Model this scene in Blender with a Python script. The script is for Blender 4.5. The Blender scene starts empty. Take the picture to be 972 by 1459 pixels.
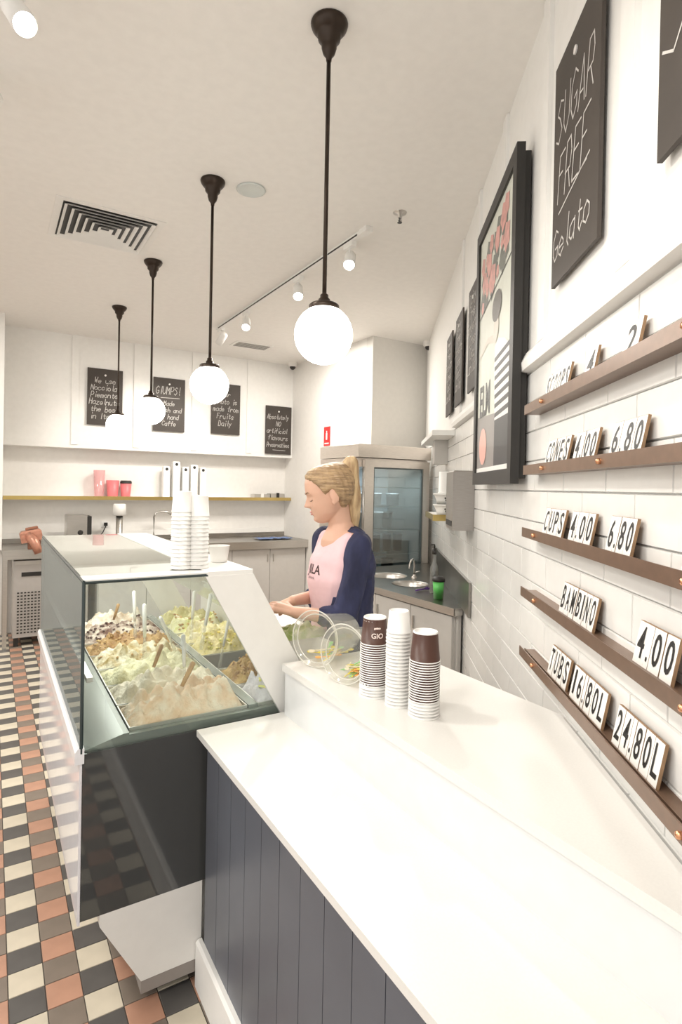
import bpy, bmesh, math, random
from mathutils import Vector, Matrix, noise
from mathutils.bvhtree import BVHTree
random.seed(7)
S = bpy.context.scene
COL = S.collection
R = math.radians
# ------------------------------------------------------------------ camera (x = across the shop, y = along the counter, z up; metres)
YAW, PITCH, ROLL = R(31.41), R(-0.46), R(1.1155)
FPX, CX, CY, EYE = 816.0, 486.0, 700.0, 1.62
_A = Matrix(((math.cos(YAW), -math.sin(YAW), 0), (0, 0, -1), (math.sin(YAW), math.cos(YAW), 0)))
_B = Matrix(((1, 0, 0), (0, math.cos(PITCH), math.sin(PITCH)), (0, -math.sin(PITCH), math.cos(PITCH))))
_C = Matrix(((math.cos(ROLL), -math.sin(ROLL), 0), (math.sin(ROLL), math.cos(ROLL), 0), (0, 0, 1)))
CAMR = _C @ _B @ _A          # rows: right, down, forward
cd = bpy.data.cameras.new('camera'); cam = bpy.data.objects.new('camera', cd); COL.objects.link(cam)
r0, r1, r2 = CAMR[0], CAMR[1], CAMR[2]
cam.matrix_world = Matrix(((r0[0], -r1[0], -r2[0], 0), (r0[1], -r1[1], -r2[1], 0), (r0[2], -r1[2], -r2[2], EYE), (0, 0, 0, 1)))
cd.sensor_fit = 'VERTICAL'; cd.sensor_height = 36; cd.lens = 36 * FPX / 1459
cd.shift_y = -29.5 / 1459
cd.clip_start = 0.02
S.camera = cam
# ------------------------------------------------------------------ world, exposure, added fill lamps
w = bpy.data.worlds.new('world'); S.world = w; w.use_nodes = True
w.node_tree.nodes['Background'].inputs[0].default_value = (1.0, 0.975, 0.94, 1)
w.node_tree.nodes['Background'].inputs[1].default_value = 1.15
S.view_settings.view_transform = 'Standard'; S.view_settings.look = 'None'
S.view_settings.exposure = 0.27; S.view_settings.gamma = 1; S.view_settings.use_curve_mapping = False
def lamp(name, kind, loc, power, col=(1, .93, .84), size=.1, target=None, angle=70, blend=.6):
    l = bpy.data.lights.new(name, kind); l.energy = power; l.color = col
    if kind == 'AREA': l.shape = 'RECTANGLE'; l.size = size; l.size_y = size
    elif kind == 'SPOT': l.spot_size = R(angle); l.spot_blend = blend; l.shadow_soft_size = size
    else: l.shadow_soft_size = size
    o = bpy.data.objects.new(name, l); COL.objects.link(o); o.location = loc
    if target: o.rotation_euler = (Vector(target) - Vector(loc)).to_track_quat('-Z', 'Y').to_euler()
    return o
# added fill lights under the ceiling: customer side (outside the frame) and work area
for i, (x, y, p) in enumerate(((-1.3, 0.2, 34), (-1.3, 2.6, 38), (-1.0, 5.0, 45), (2.6, 5.2, 42), (0.4, -0.9, 14))):
    lamp('ceiling_fill_light', 'AREA', (x, y, 3.17), p, (1, .95, .88), .6, (x, y, 0))

# ------------------------------------------------------------------ helpers
def P(x, y, depth):                       # a point at a measured distance in front of the lens
    d = Vector(((x - CX) / FPX, (y - CY) / FPX, 1.0)) * depth
    return CAMR.transposed() @ d + Vector((0, 0, EYE))
WA = R(35.04)
AL = Vector((math.sin(WA), math.cos(WA), 0))      # along the right wall, away from the camera
WN = Vector((math.cos(WA), -math.sin(WA), 0))     # into the right wall
DW = 0.5226
def W(t, off=0, z=0): return WN * (DW - off) + AL * t + Vector((0, 0, z))
WROT = math.atan2(-AL.y, -AL.x)                   # local x runs to the right along the wall, local -y faces the room

MATS = {}
def mat(name, col=(.8, .8, .8), rough=.5, metal=0, emit=None, es=1, noise_amt=0, nscale=20, bump=0, bscale=60, col2=None, stretch=None, spec=.5, coat=0, sub=0):
    if name in MATS: return MATS[name]
    m = bpy.data.materials.new(name); m.use_nodes = True; MATS[name] = m
    nt = m.node_tree; b = nt.nodes['Principled BSDF']
    b.inputs['Base Color'].default_value = (*col, 1); b.inputs['Roughness'].default_value = rough
    b.inputs['Metallic'].default_value = metal; b.inputs['Specular IOR Level'].default_value = spec
    b.inputs['Coat Weight'].default_value = coat
    if sub: b.inputs['Subsurface Weight'].default_value = sub; b.inputs['Subsurface Radius'].default_value = (.02, .01, .006)
    tc = nt.nodes.new('ShaderNodeTexCoord'); mp = nt.nodes.new('ShaderNodeMapping')
    nt.links.new(tc.outputs['Object'], mp.inputs[0])
    if stretch: mp.inputs['Scale'].default_value = stretch
    n = nt.nodes.new('ShaderNodeTexNoise'); n.inputs['Scale'].default_value = nscale; n.inputs['Detail'].default_value = 4
    nt.links.new(mp.outputs[0], n.inputs['Vector'])
    if col2 is None: k = 1 - max(noise_amt, .03); col2 = tuple(c * k for c in col)
    rp = nt.nodes.new('ShaderNodeValToRGB'); rp.color_ramp.elements[0].position = .35; rp.color_ramp.elements[1].position = .65
    rp.color_ramp.elements[0].color = (*col2, 1); rp.color_ramp.elements[1].color = (*col, 1)
    nt.links.new(n.outputs['Fac'], rp.inputs[0]); nt.links.new(rp.outputs[0], b.inputs['Base Color'])
    if bump:
        n2 = nt.nodes.new('ShaderNodeTexNoise'); n2.inputs['Scale'].default_value = bscale
        nt.links.new(mp.outputs[0], n2.inputs['Vector'])
        bp = nt.nodes.new('ShaderNodeBump'); bp.inputs['Strength'].default_value = bump; bp.inputs['Distance'].default_value = .01
        nt.links.new(n2.outputs['Fac'], bp.inputs['Height']); nt.links.new(bp.outputs[0], b.inputs['Normal'])
    if emit:
        b.inputs['Emission Color'].default_value = (*emit, 1); b.inputs['Emission Strength'].default_value = es
    return m
def glass(name, tint=(.93, .97, .95), refl=.06, rough=.0, solid=0.0, scol=(.5, .55, .55), graze=.55):
    """clear sheet: mostly transparent, mirror share by Fresnel"""
    if name in MATS: return MATS[name]
    m = bpy.data.materials.new(name); m.use_nodes = True; MATS[name] = m
    nt = m.node_tree; nt.nodes.clear()
    out = nt.nodes.new('ShaderNodeOutputMaterial'); mx = nt.nodes.new('ShaderNodeMixShader')
    tr = nt.nodes.new('ShaderNodeBsdfTransparent'); gl = nt.nodes.new('ShaderNodeBsdfGlossy')
    fcg = nt.nodes.new('ShaderNodeLayerWeight'); pw_ = nt.nodes.new('ShaderNodeMath'); pw_.operation = 'POWER'; pw_.inputs[1].default_value = 4
    nt.links.new(fcg.outputs['Facing'], pw_.inputs[0])
    lw = nt.nodes.new('ShaderNodeMath'); lw.operation = 'MULTIPLY'; lw.inputs[1].default_value = graze; nt.links.new(pw_.outputs[0], lw.inputs[0])
    mr = nt.nodes.new('ShaderNodeMath'); mr.operation = 'ADD'; mr.inputs[1].default_value = refl; mr.use_clamp = True
    tr.inputs[0].default_value = (*tint, 1); gl.inputs['Roughness'].default_value = rough; gl.inputs[0].default_value = (.95, .97, .96, 1)
    nt.links.new(lw.outputs[0], mr.inputs[0]); nt.links.new(mr.outputs[0], mx.inputs[0])
    base = tr.outputs[0]
    if solid:
        df = nt.nodes.new('ShaderNodeBsdfDiffuse'); df.inputs[0].default_value = (*scol, 1)
        m2 = nt.nodes.new('ShaderNodeMixShader'); m2.inputs[0].default_value = solid
        nt.links.new(tr.outputs[0], m2.inputs[1]); nt.links.new(df.outputs[0], m2.inputs[2]); base = m2.outputs[0]
    nt.links.new(base, mx.inputs[1]); nt.links.new(gl.outputs[0], mx.inputs[2]); nt.links.new(mx.outputs[0], out.inputs[0])
    return m

class MB:
    def __init__(s): s.v = []; s.f = []; s.m = []
    def add(s, vs, fs, mi=0, M=None):
        o = len(s.v)
        s.v += [tuple(M @ Vector(v)) if M else tuple(v) for v in vs]
        s.f += [tuple(i + o for i in f) for f in fs]; s.m += [mi] * len(fs); return s
    def box(s, x0, x1, y0, y1, z0, z1, mi=0, M=None):
        v = [(x, y, z) for z in (z0, z1) for y in (y0, y1) for x in (x0, x1)]
        return s.add(v, [(0, 2, 3, 1), (4, 5, 7, 6), (0, 1, 5, 4), (2, 6, 7, 3), (0, 4, 6, 2), (1, 3, 7, 5)], mi, M)
    def bevbox(s, x0, x1, y0, y1, z0, z1, b=.003, mi=0, M=None):     # box with chamfered vertical and top edges
        v = []
        for z, k in ((z0, 0), (z1 - b, 0), (z1, b)):
            v += [(x0 + k, y0 + k, z), (x1 - k, y0 + k, z), (x1 - k, y1 - k, z), (x0 + k, y1 - k, z)]
        f = [(3, 2, 1, 0), (8, 9, 10, 11)]
        for a in (0, 4):
            for i in range(4): j = (i + 1) % 4; f.append((a + i, a + j, a + 4 + j, a + 4 + i))
        return s.add(v, f, mi, M)
    def prism(s, pts, z0, z1, mi=0, axis='z', M=None):               # polygon (ccw) extruded
        n = len(pts)
        def q(p, h): return {'z': (p[0], p[1], h), 'y': (p[0], h, p[1]), 'x': (h, p[0], p[1])}[axis]
        v = [q(p, z0) for p in pts] + [q(p, z1) for p in pts]
        f = [tuple(range(n - 1, -1, -1)), tuple(range(n, 2 * n))] + [(i, (i + 1) % n, n + (i + 1) % n, n + i) for i in range(n)]
        if axis == 'y': f = [tuple(reversed(a)) for a in f]
        return s.add(v, f, mi, M)
    def lathe(s, prof, seg=24, mi=0, M=None, mids=None):
        v = []; f = []; base = len(s.f)
        for r, z in prof:
            v += [(r * math.cos(2 * math.pi * i / seg), r * math.sin(2 * math.pi * i / seg), z) for i in range(seg)]
        for k in range(len(prof) - 1):
            for i in range(seg): j = (i + 1) % seg; f.append((k * seg + i, k * seg + j, (k + 1) * seg + j, (k + 1) * seg + i))
        s.add(v, f, mi, M)
        if mids:
            for k in range(len(prof) - 1):
                for i in range(seg): s.m[base + k * seg + i] = mids[k]
        return s
    def tube(s, pts, r, seg=8, mi=0, caps=True):
        pts = [Vector(p) for p in pts]; n = len(pts); rs = r if isinstance(r, (list, tuple)) else [r] * n
        v = []; f = []
        up = Vector((0, 0, 1))
        for k, p in enumerate(pts):
            d = (pts[min(k + 1, n - 1)] - pts[max(k - 1, 0)]).normalized()
            a = d.cross(up)
            if a.length < .05: a = d.cross(Vector((1, 0, 0)))
            a.normalize(); b = d.cross(a)
            v += [tuple(p + a * rs[k] * math.cos(2 * math.pi * i / seg) + b * rs[k] * math.sin(2 * math.pi * i / seg)) for i in range(seg)]
        for k in range(n - 1):
            for i in range(seg): j = (i + 1) % seg; f.append((k * seg + i, (k + 1) * seg + i, (k + 1) * seg + j, k * seg + j))
        if caps: f += [tuple(range(seg)), tuple(range((n - 1) * seg + seg - 1, (n - 1) * seg - 1, -1))]
        return s.add(v, f, mi)
    def mesh(s, name, mats, smooth=False):
        me = bpy.data.meshes.new(name); me.from_pydata(s.v, [], s.f)
        for m in (mats if isinstance(mats, (list, tuple)) else [mats]): me.materials.append(m)
        me.polygons.foreach_set('material_index', s.m)
        if smooth: me.polygons.foreach_set('use_smooth', [True] * len(s.f))
        me.update(); return me
    def build(s, name, mats, parent=None, smooth=False, **k):
        return link(name, s.mesh(name, mats, smooth), parent, **k)
def link(name, data, parent=None, loc=None, rot=None, scale=None, label=None):
    o = bpy.data.objects.new(name, data); COL.objects.link(o)
    if parent: o.parent = parent
    if loc is not None: o.location = loc
    if rot is not None: o.rotation_euler = rot
    if scale is not None: o.scale = scale
    if label: o['label'] = label
    return o
def tag(o, label, cat, group=None):
    o['label'] = label; o['category'] = cat
    if group: o['group'] = group
    return o
def thing(name, label, cat, loc=(0, 0, 0), rz=0, group=None):
    return tag(link(name, None, None, loc, (0, 0, rz)), label, cat, group)
def struct(o): o['kind'] = 'structure'; return o
def stuff(o): o['kind'] = 'stuff'; return o
def dup(o, parent=None):
    c = o.copy(); COL.objects.link(c)
    if parent: c.parent = parent
    for ch in list(o.children): dup(ch, c)
    return c
def autosmooth(o, ang=40):
    o.data.polygons.foreach_set('use_smooth', [True] * len(o.data.polygons))
    try: o.data.set_sharp_from_angle(angle=R(ang))
    except Exception: pass
    return o
# lettering ---------------------------------------------------------------
_tc = {}
def text_mesh(txt, size=1, mat_=None, ext=0, bold=0.0, align='LEFT'):
    key = (txt, size, mat_.name, ext, bold, align)
    if key in _tc: return _tc[key]
    c = bpy.data.curves.new('txt', 'FONT'); c.body = txt; c.size = size; c.extrude = ext; c.offset = bold; c.align_x = align; c.resolution_u = 3
    o = bpy.data.objects.new('txt', c); COL.objects.link(o)
    bpy.context.view_layer.update()
    dg = bpy.context.evaluated_depsgraph_get()
    me = bpy.data.meshes.new_from_object(o.evaluated_get(dg)); me.materials.clear(); me.materials.append(mat_)
    bpy.data.objects.remove(o); bpy.data.curves.remove(c)
    _tc[key] = me; return me
G = dict(a='462605032243 4642', b='090232443605', c='4526050322 2243', d='452605032243 4942', e='04444526050322 2243', f='48392822 0646', g='452605032243 46412001',
         h='0902 04264542', i='2622 2829', k='0902 460442', l='292332', m='0602 05162522 25364542', n='0602 05264542', o='26050322434526', p='0600 05264543220 3'.replace(' ', ''),
         r='0602 042645', s='45260524432203', t='28233243 1646', u='060322434642', v='062246', w='0612253246', y='0624 4610', z='06460242',
         A='022942 1434', B='02093836050535330 2'.replace(' ', ''), C='482907042243', D='020938443202', E='49090242 0636', F='490902 0636', G='48290704224345 25 25'.split()[0] + ' 4525',
         H='0902 4942 0646', I='2922', J='49432203', L='090242', M='0209254942', N='02094249', O='29070422444729', P='020939473505', R='020939473505 2542', S='482907264422 03'.replace(' ', ''),
         T='0949 2922', U='0904224449', W='0912263249')
G['!'] = '2924 2322'; G['/'] = '0149'; G['_'] = '0142'
def chalk(mb, txt, x, z, h, wch=.6, wid=.004, slant=.12, jit=.35, rng=None, y=-.0):
    """handwritten strokes as thin ribbons in the local xz plane"""
    rng = rng or random
    for ch in txt:
        if ch != ' ':
            dz = rng.uniform(-.04, .04) * h
            for st in G.get(ch, '0242').split(' '):
                pts = []
                for k in range(0, len(st) - 1, 2):
                    px = int(st[k]) / 4 * wch * .72 * h; pz = (int(st[k + 1]) - 2) / 7 * h
                    px += rng.uniform(-jit, jit) * .05 * h; pz += rng.uniform(-jit, jit) * .06 * h
                    pts.append((x + px + slant * pz, z + pz + dz))
                for a, b in zip(pts, pts[1:]):
                    dx, dzz = b[0] - a[0], b[1] - a[1]; L = math.hypot(dx, dzz)
                    if L < 1e-6: continue
                    ex, ez = dx / L * wid * .4, dzz / L * wid * .4
                    nx, nz = -dzz / L * wid / 2, dx / L * wid / 2
                    q = [(a[0] - ex + nx, y, a[1] - ez + nz), (a[0] - ex - nx, y, a[1] - ez - nz), (b[0] + ex - nx, y, b[1] + ez - nz), (b[0] + ex + nx, y, b[1] + ez + nz)]
                    mb.add(q, [(0, 1, 2, 3)])
        x += wch * h * (1 if ch not in 'iIl!' else .7)
    return x
# voxel-joined organic bodies --------------------------------------------
def sph(mb, c, r, sq=(1, 1, 1), rot=None, n=10):
    c = Vector(c); v = []; f = []
    for i in range(n + 1):
        th = math.pi * i / n
        for j in range(2 * n):
            ph = math.pi * j / n
            p = Vector((math.sin(th) * math.cos(ph) * sq[0], math.sin(th) * math.sin(ph) * sq[1], math.cos(th) * sq[2])) * r
            if rot: p = rot @ p
            v.append(tuple(c + p))
    for i in range(n):
        for j in range(2 * n):
            k = (j + 1) % (2 * n); f.append((i * 2 * n + j, (i + 1) * 2 * n + j, (i + 1) * 2 * n + k, i * 2 * n + k))
    mb.add(v, f)
def cap(mb, a, b, ra, rb, sq=(1, 1, 1), rot=None, n=7):
    a, b = Vector(a), Vector(b); L = (b - a).length; k = max(2, int(L / (min(ra, rb) * .3)) + 1)
    for i in range(k + 1):
        t = i / k; sph(mb, a.lerp(b, t), ra + (rb - ra) * t, sq, rot, n)
def fuse(mb, name, m, parent, voxel=.006, smooth=4, fac=.5):
    me = mb.mesh(name, m); o = bpy.data.objects.new('tmp', me); COL.objects.link(o)
    rm = o.modifiers.new('r', 'REMESH'); rm.mode = 'VOXEL'; rm.voxel_size = voxel; rm.use_smooth_shade = True
    sm = o.modifiers.new('s', 'SMOOTH'); sm.iterations = smooth; sm.factor = fac
    bpy.context.view_layer.update()
    dg = bpy.context.evaluated_depsgraph_get()
    out = bpy.data.meshes.new_from_object(o.evaluated_get(dg)); bpy.data.objects.remove(o)
    out.materials.clear(); out.materials.append(m)
    out.polygons.foreach_set('use_smooth', [True] * len(out.polygons)); out.name = name
    return link(name, out, parent)

# ------------------------------------------------------------------ materials
white = mat('white_paint', (.86, .85, .82), .6, bump=.05)
ceilm = mat('ceiling_paint', (.88, .86, .825), .8)
wallm = mat('wall_paint', (.84, .82, .785), .65)
tilew = mat('white_wall_tile', (.86, .855, .83), .18)
groutw = mat('pale_grout', (.80, .79, .76), .8)
stone = mat('white_counter_stone', (.77, .76, .73), .22, noise_amt=.03, nscale=200)
stonef = mat('white_counter_face', (.74, .75, .75), .25)
board = mat('blue_grey_board', (.115, .125, .15), .35, noise_amt=.08, nscale=6)
gap = mat('dark_gap', (.02, .02, .025), .8)
black = mat('matte_black', (.02, .018, .016), .5)
bronze = mat('bronze', (.045, .032, .024), .35, metal=.7)
slate = mat('chalkboard', (.060, .048, .040), .6, noise_amt=.25, nscale=5)
chalkm = mat('chalk', (.60, .58, .55), .9)
steel = mat('brushed_steel', (.62, .60, .57), .3, metal=1, noise_amt=.1, nscale=8, stretch=(1, 1, 30))
steeld = mat('bench_steel', (.42, .40, .37), .28, metal=1, noise_amt=.15, nscale=5)
brass = mat('brass', (.62, .47, .18), .3, metal=1)
copper = mat('copper', (.72, .36, .20), .3, metal=1)
copperrail = mat('brown_rail', (.20, .125, .085), .35, metal=.35, noise_amt=.15, nscale=30)
cream = mat('cream_tile', (.66, .60, .48), .35, noise_amt=.12, nscale=9)
char = mat('charcoal_tile', (.105, .10, .095), .35, noise_amt=.2, nscale=9)
terra = mat('terracotta_tile', (.52, .29, .20), .35, noise_amt=.15, nscale=9)
taupe = mat('taupe_tile', (.23, .19, .155), .35, noise_amt=.15, nscale=9)
fgrout = mat('floor_grout', (.10, .09, .08), .8)
caseglass = glass('case_glass', (.96, .985, .975), .03)
sideglass = glass('customer_glass', (.75, .82, .81), .06, 0, .62, (.17, .19, .19), .35)  # dark grey share stands in for dark reflections on the pane
topglass = glass('top_glass', (.50, .55, .52), .22, .02, .7, (.50, .52, .47))
clear = glass('clear_plastic', (.96, .96, .93), .05, .08, .20, (.85, .84, .78), .4)
whitegloss = mat('white_gloss_panel', (.84, .83, .87), .07, spec=.35)
darkpanel = mat('dark_gloss_panel', (.060, .062, .062), .04, spec=.7)
casewhite = mat('case_white', (.84, .83, .80), .35)
cabm = mat('pale_cabinet', (.62, .60, .57), .4)
cupw = mat('paper_white', (.88, .87, .84), .6)
cupb = mat('cup_brown', (.075, .030, .020), .4)
globe = mat('lit_globe', (1, 1, 1), .4, emit=(1, .965, .90), es=9)
lampm = mat('lit_lens', (1, 1, 1), .4, emit=(1, .96, .88), es=25)
skin = mat('skin', (.66, .40, .29), .5, sub=.05, noise_amt=.05)
hairm = mat('blonde_hair', (.47, .32, .175), .5, col2=(.27, .175, .095), nscale=110, stretch=(.12, .12, 1), bump=.8, bscale=160)
navy = mat('navy_knit', (.032, .037, .095), .85, col2=(.014, .016, .045), nscale=14, bump=1.0, bscale=22, stretch=(1, 1, .45))
pink = mat('pink_cotton', (.80, .55, .58), .8, noise_amt=.05, bump=.1)
pinkcup = mat('pink_cup', (.74, .20, .21), .4); palepink = glass('pale_pink_plastic', (.95, .7, .7), .05, .1, .4, (.9, .6, .6))
green = mat('green_cup_plastic', (.12, .55, .12), .35)

# ------------------------------------------------------------------ the room
CZ = 3.2; UB = 7.0; VS = 3.38; UF = 4.95
def wv(u): return .428 + (u + .3) * AL.x / AL.y          # where the right wall stands at depth u
PIT = .102; V0 = .167 - 6 * PIT; U0 = 2.04 - 12 * PIT
fl = MB(); fl.box(-3, 6, -2.5, 7.3, -.15, -.004); floor = struct(fl.build('floor', fgrout))
fm = {0: [], 1: []}
tm = {}
for nm, mm in (('cream', cream), ('charcoal', char), ('terracotta', terra), ('taupe', taupe)):
    b = MB(); h = PIT / 2 - .0014; b.bevbox(-h, h, -h, h, -.01, 0, .0012); tm[nm] = b.mesh('floor_tile', mm)
def tkind(i, k):                                          # i: column from v=.065, k: row from u=2.04
    if i % 2 == 0: return 'cream' if k % 2 == 0 else 'charcoal'
    return 'terracotta' if k % 2 else 'taupe'
fieldm = MB(); names = ['cream', 'charcoal', 'terracotta', 'taupe']
for i in range(-26, 34):
    for k in range(-34, 49):
        x = .116 + i * PIT; y = 2.091 + k * PIT
        if -1 <= i <= 4 and -5 <= k <= 42:
            o = link('floor_tile', tm[tkind(i, k)], floor, (x, y, random.uniform(-.0006, 0)))
        elif x < wv(y) - .02:
            h = PIT / 2 - .0014; fieldm.bevbox(x - h, x + h, y - h, y + h, -.006, 0, .001, names.index(tkind(i, k)))
stuff(fieldm.build('floor_tile_field', [cream, char, terra, taupe], floor))
struct(MB().box(-3, 5.6, -2.5, 7.2, CZ, CZ + .15).build('ceiling', ceilm))
wb = struct(MB().box(-3, 5.0, UB, UB + .15, 0, CZ).build('wall_back', wallm))
bk = MB(); bk.box(.09, VS, 6.8, UB, 1.985, CZ); blk = bk.build('bulkhead', white, wb)
for x in (.76, 1.4, 2.07, 2.77):
    MB().bevbox(x - .035, x + .035, 6.788, 6.8, 2.02, CZ, .003).build('batten', white, wb)
MB().box(.03, .09, 6.3, UB, .955, CZ).build('end_panel', white, wb)
struct(MB().box(VS, VS + .15, UF + .12, UB, 0, CZ).build('wall_side', wallm))
struct(MB().box(VS, 4.5, UF, UF + .12, 0, CZ).build('wall_fridge_side', mat('shaded_wall_paint', (.74, .72, .68), .7)))  # wall paint with the shade of this face put into its colour
struct(MB().box(-3.15, -3.0, 3.0, 7.2, 0, CZ).build('wall_left', wallm))
# right wall: local frame x to the right (towards the camera), -y into the room
def wallthing(name, label, cat, t, z, off=0, group=None): return thing(name, label, cat, tuple(W(t, off, z)), WROT, group)
wr = struct(link('wall_right', MB().box(-6.6, 3.2, .008, .16, 0, CZ).mesh('wall_right', groutw), None, tuple(W(0)), (0, 0, WROT)))
MB().box(-6.6, 3.2, 0, .008, 2.03, CZ).build('upper_panelling', white, wr)
for t in (.62, 1.255, 1.87, 2.48, 3.09, 3.70):
    MB().bevbox(-t - .035, -t + .035, -.014, 0, 2.10, CZ - .002, .004).build('batten', white, wr)
rail = MB(); rail.prism([(0, 2.03), (-.028, 2.035), (-.032, 2.06), (-.02, 2.085), (-.012, 2.10), (0, 2.10)], -3.93, 1.5, axis='x')
struct(link('trim_1', rail.mesh('trim_1', white), None, tuple(W(0)), (0, 0, WROT)))
TH, TW = .1019, .30
tilemesh = {}
for nm, w_ in (('full', TW), ('half', TW / 2)):
    b = MB(); b.add([(-w_ / 2 + .0012, 0.006, .0012), (w_ / 2 - .0012, 0.006, .0012), (w_ / 2 - .0012, .006, TH - .0012), (-w_ / 2 + .0012, .006, TH - .0012),
                     (-w_ / 2 + .003, 0, .003), (w_ / 2 - .003, 0, .003), (w_ / 2 - .003, 0, TH - .003), (-w_ / 2 + .003, 0, TH - .003)],
                    [(4, 5, 6, 7), (0, 1, 5, 4), (1, 2, 6, 5), (2, 3, 7, 6), (3, 0, 4, 7)]); tilemesh[nm] = b.mesh('wall_tile', tilew)
rest = MB()
for row in range(0, 20):
    z = 2.0255 - (row + 1) * TH
    for c in range(-3, 20):
        t = .45 + c * TW + (TW / 2 if row % 2 else 0)
        if row < 14 and 0 <= c <= 15:
            link('wall_tile', tilemesh['full'], wr, (-t, random.uniform(0, .0005), z))
        elif z > 0:
            rest.add([(-t - TW / 2 + .0012, 0, z + .0012), (-t + TW / 2 - .0012, 0, z + .0012), (-t + TW / 2 - .0012, 0, z + TH - .0012), (-t - TW / 2 + .0012, 0, z + TH - .0012)], [(0, 1, 2, 3)])
stuff(rest.build('wall_tile_field', tilew, wr))

# ------------------------------------------------------------------ service counter
sc = thing('service_counter', 'white stone service counter on two levels with a blue-grey boarded front', 'counter', (.6, .9, 0))
sc_in = sc.location.copy()
def part(mb, name, m, root, smooth=False, **k):            # builds in world coordinates, parented to a thing
    o = mb.build(name, m, root, smooth, **k); o.matrix_parent_inverse = (Matrix.Translation(root.location) @ root.rotation_euler.to_matrix().to_4x4()).inverted(); return o
UE = 1.775
def ulow(v): return (v - .428) / AL.x * AL.y - .3 + .02
part(MB().prism([(.565, ulow(.565)), (.87, ulow(.87)), (.87, UE), (.565, UE)], .82, .84), 'countertop', stone, sc)
part(MB().prism([(.8585, ulow(.8585)), (1.335, ulow(1.335)), (1.335, UE - .005), (.8585, UE - .005)], .985, 1.01), 'raised_top', stone, sc)
part(MB().prism([(.863, ulow(.863)), (1.28, ulow(1.28)), (1.28, UE - .02), (.863, UE - .02)], .84, .985), 'riser', stonef, sc)
part(MB().prism([(.61, ulow(.61)), (1.28, ulow(1.28)), (1.28, UE - .02), (.61, UE - .02)], .0, .82), 'carcass', gap, sc)
for k in range(17):
    u1 = UE - .004 - k * .108
    part(MB().bevbox(.60, .612, u1 - .1055, u1, .13, .82, .002), 'board', board, sc)
part(MB().prism([(.58, 0), (.60, 0), (.60, .15), (.588, .15), (.58, .142)], -.1, UE + .02, axis='y'), 'skirting_board', white, sc)

# ------------------------------------------------------------------ gelato display case
C0, C1 = 1.80, 3.36
dc = thing('display_case', 'glass gelato display case with dark lower end panel and white slanted rear', 'display case', (.6, 2.6, 0))
part(MB().prism([(.235, .335), (.90, .335), (.90, .826), (.235, .826)], C0, C0 + .012, axis='y'), 'end_panel', darkpanel, dc, label='dark grey glossy lower end panel')
part(MB().box(.25, 1.08, C0 + .02, C1 - .02, .335, .715), 'body', mat('case_body', (.30, .31, .30), .5), dc)
part(MB().box(.228, .236, C0, C1, .325, .80), 'customer_panel', whitegloss, dc, label='glossy white lower panel facing the customers')
part(MB().prism([(.215, .80), (.24, .80), (.24, .845), (.222, .845), (.215, .835)], C0 - .004, C1, axis='y'), 'rail', mat('white_rail', (.85, .85, .88), .15), dc)
part(MB().box(.228, .236, C0 + .004, C1, .845, 1.326), 'customer_glass', sideglass, dc)
part(MB().prism([(.236, .826), (.883, .838), (.592, 1.326), (.236, 1.326)], C0, C0 + .006, axis='y'), 'end_glass', caseglass, dc)
part(MB().prism([(.236, .826), (.883, .838), (.592, 1.326), (.236, 1.326)], C1 - .008, C1, axis='y'), 'far_end_glass', caseglass, dc)
part(MB().box(.236, .60, C0 + .09, C1, 1.326, 1.333), 'top_glass', topglass, dc, label='greenish mirror-like top glass')
part(MB().box(.232, .60, C0, C0 + .088, 1.326, 1.334), 'top_border', mat('top_border', (.82, .82, .79), .1), dc)
part(MB().box(.60, .757, C0, C1, 1.322, 1.336), 'rear_top', casewhite, dc)
part(MB().prism([(.592, 1.322), (.757, 1.322), (1.05, .80), (.885, .80)], C0 - .004, C0 + .012, axis='y'), 'end_cheek', casewhite, dc, label='white slanted end cheek')
part(MB().prism([(.592, 1.322), (.757, 1.322), (1.05, .80), (.885, .80)], C1 - .012, C1, axis='y'), 'end_cheek', casewhite, dc)
part(MB().prism([(.745, 1.322), (.757, 1.322), (.90, 1.07), (.888, 1.07)], C0 + .012, C1 - .012, axis='y'), 'rear_flap', glass('rear_acrylic', (.9, .92, .9), .04, .1, .25, (.8, .8, .76)), dc)
part(MB().prism([(1.077, .72), (1.095, .72), (1.095, 1.04), (1.077, 1.04)], C0 + .03, C1 - .012, axis='y'), 'rear_ledge', casewhite, dc)
e = MB()
for z in (1.326,): e.tube([(.232, C0, z), (.596, C0, z)], .0045, 6)
e.tube([(.596, C0, 1.326), (.886, C0, .836)], .004, 6); e.tube([(.232, C0, .83), (.232, C0, 1.33)], .0055, 6); e.tube([(.232, C0, 1.33), (.232, C1, 1.33)], .004, 6)
e.tube([(.232, C1, .83), (.232, C1, 1.33)], .003, 6)
part(e, 'edge_trim', mat('edge_dark', (.03, .045, .045), .3), dc)
deck = MB(); deck.prism([(.242, .83), (.242, .78), (.368, .80), (.368, .858), (.352, .858)], C0 + .014, C1 - .01, axis='y')
deck.prism([(.764, .80), (.798, .80), (.798, .864), (.764, .864)], C0 + .034, C1 - .01, axis='y')
deck.box(.368, 1.076, C0 + .014, 1.838, .80, .852)
part(deck, 'inner_deck', mat('deck_steel', (.30, .33, .30), .25, metal=.5), dc)
part(MB().box(.236, .60, C0 + .3, C1 - .02, 1.295, 1.322), 'light_strip_housing', mat('housing', (.7, .7, .66), .4), dc)
ll = lamp('case_strip_light', 'AREA', (.42, 2.72, 1.29), 4.2, (1, .97, .92), .28, (.42, 2.72, 0)); ll.data.size_y = 1.1
part(MB().prism([(.245, 1.03), (.262, 1.03), (.262, 1.045), (.245, 1.045)], C0 + .01, C1 - .01, axis='y'), 'inner_rail', steel, dc)
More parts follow.
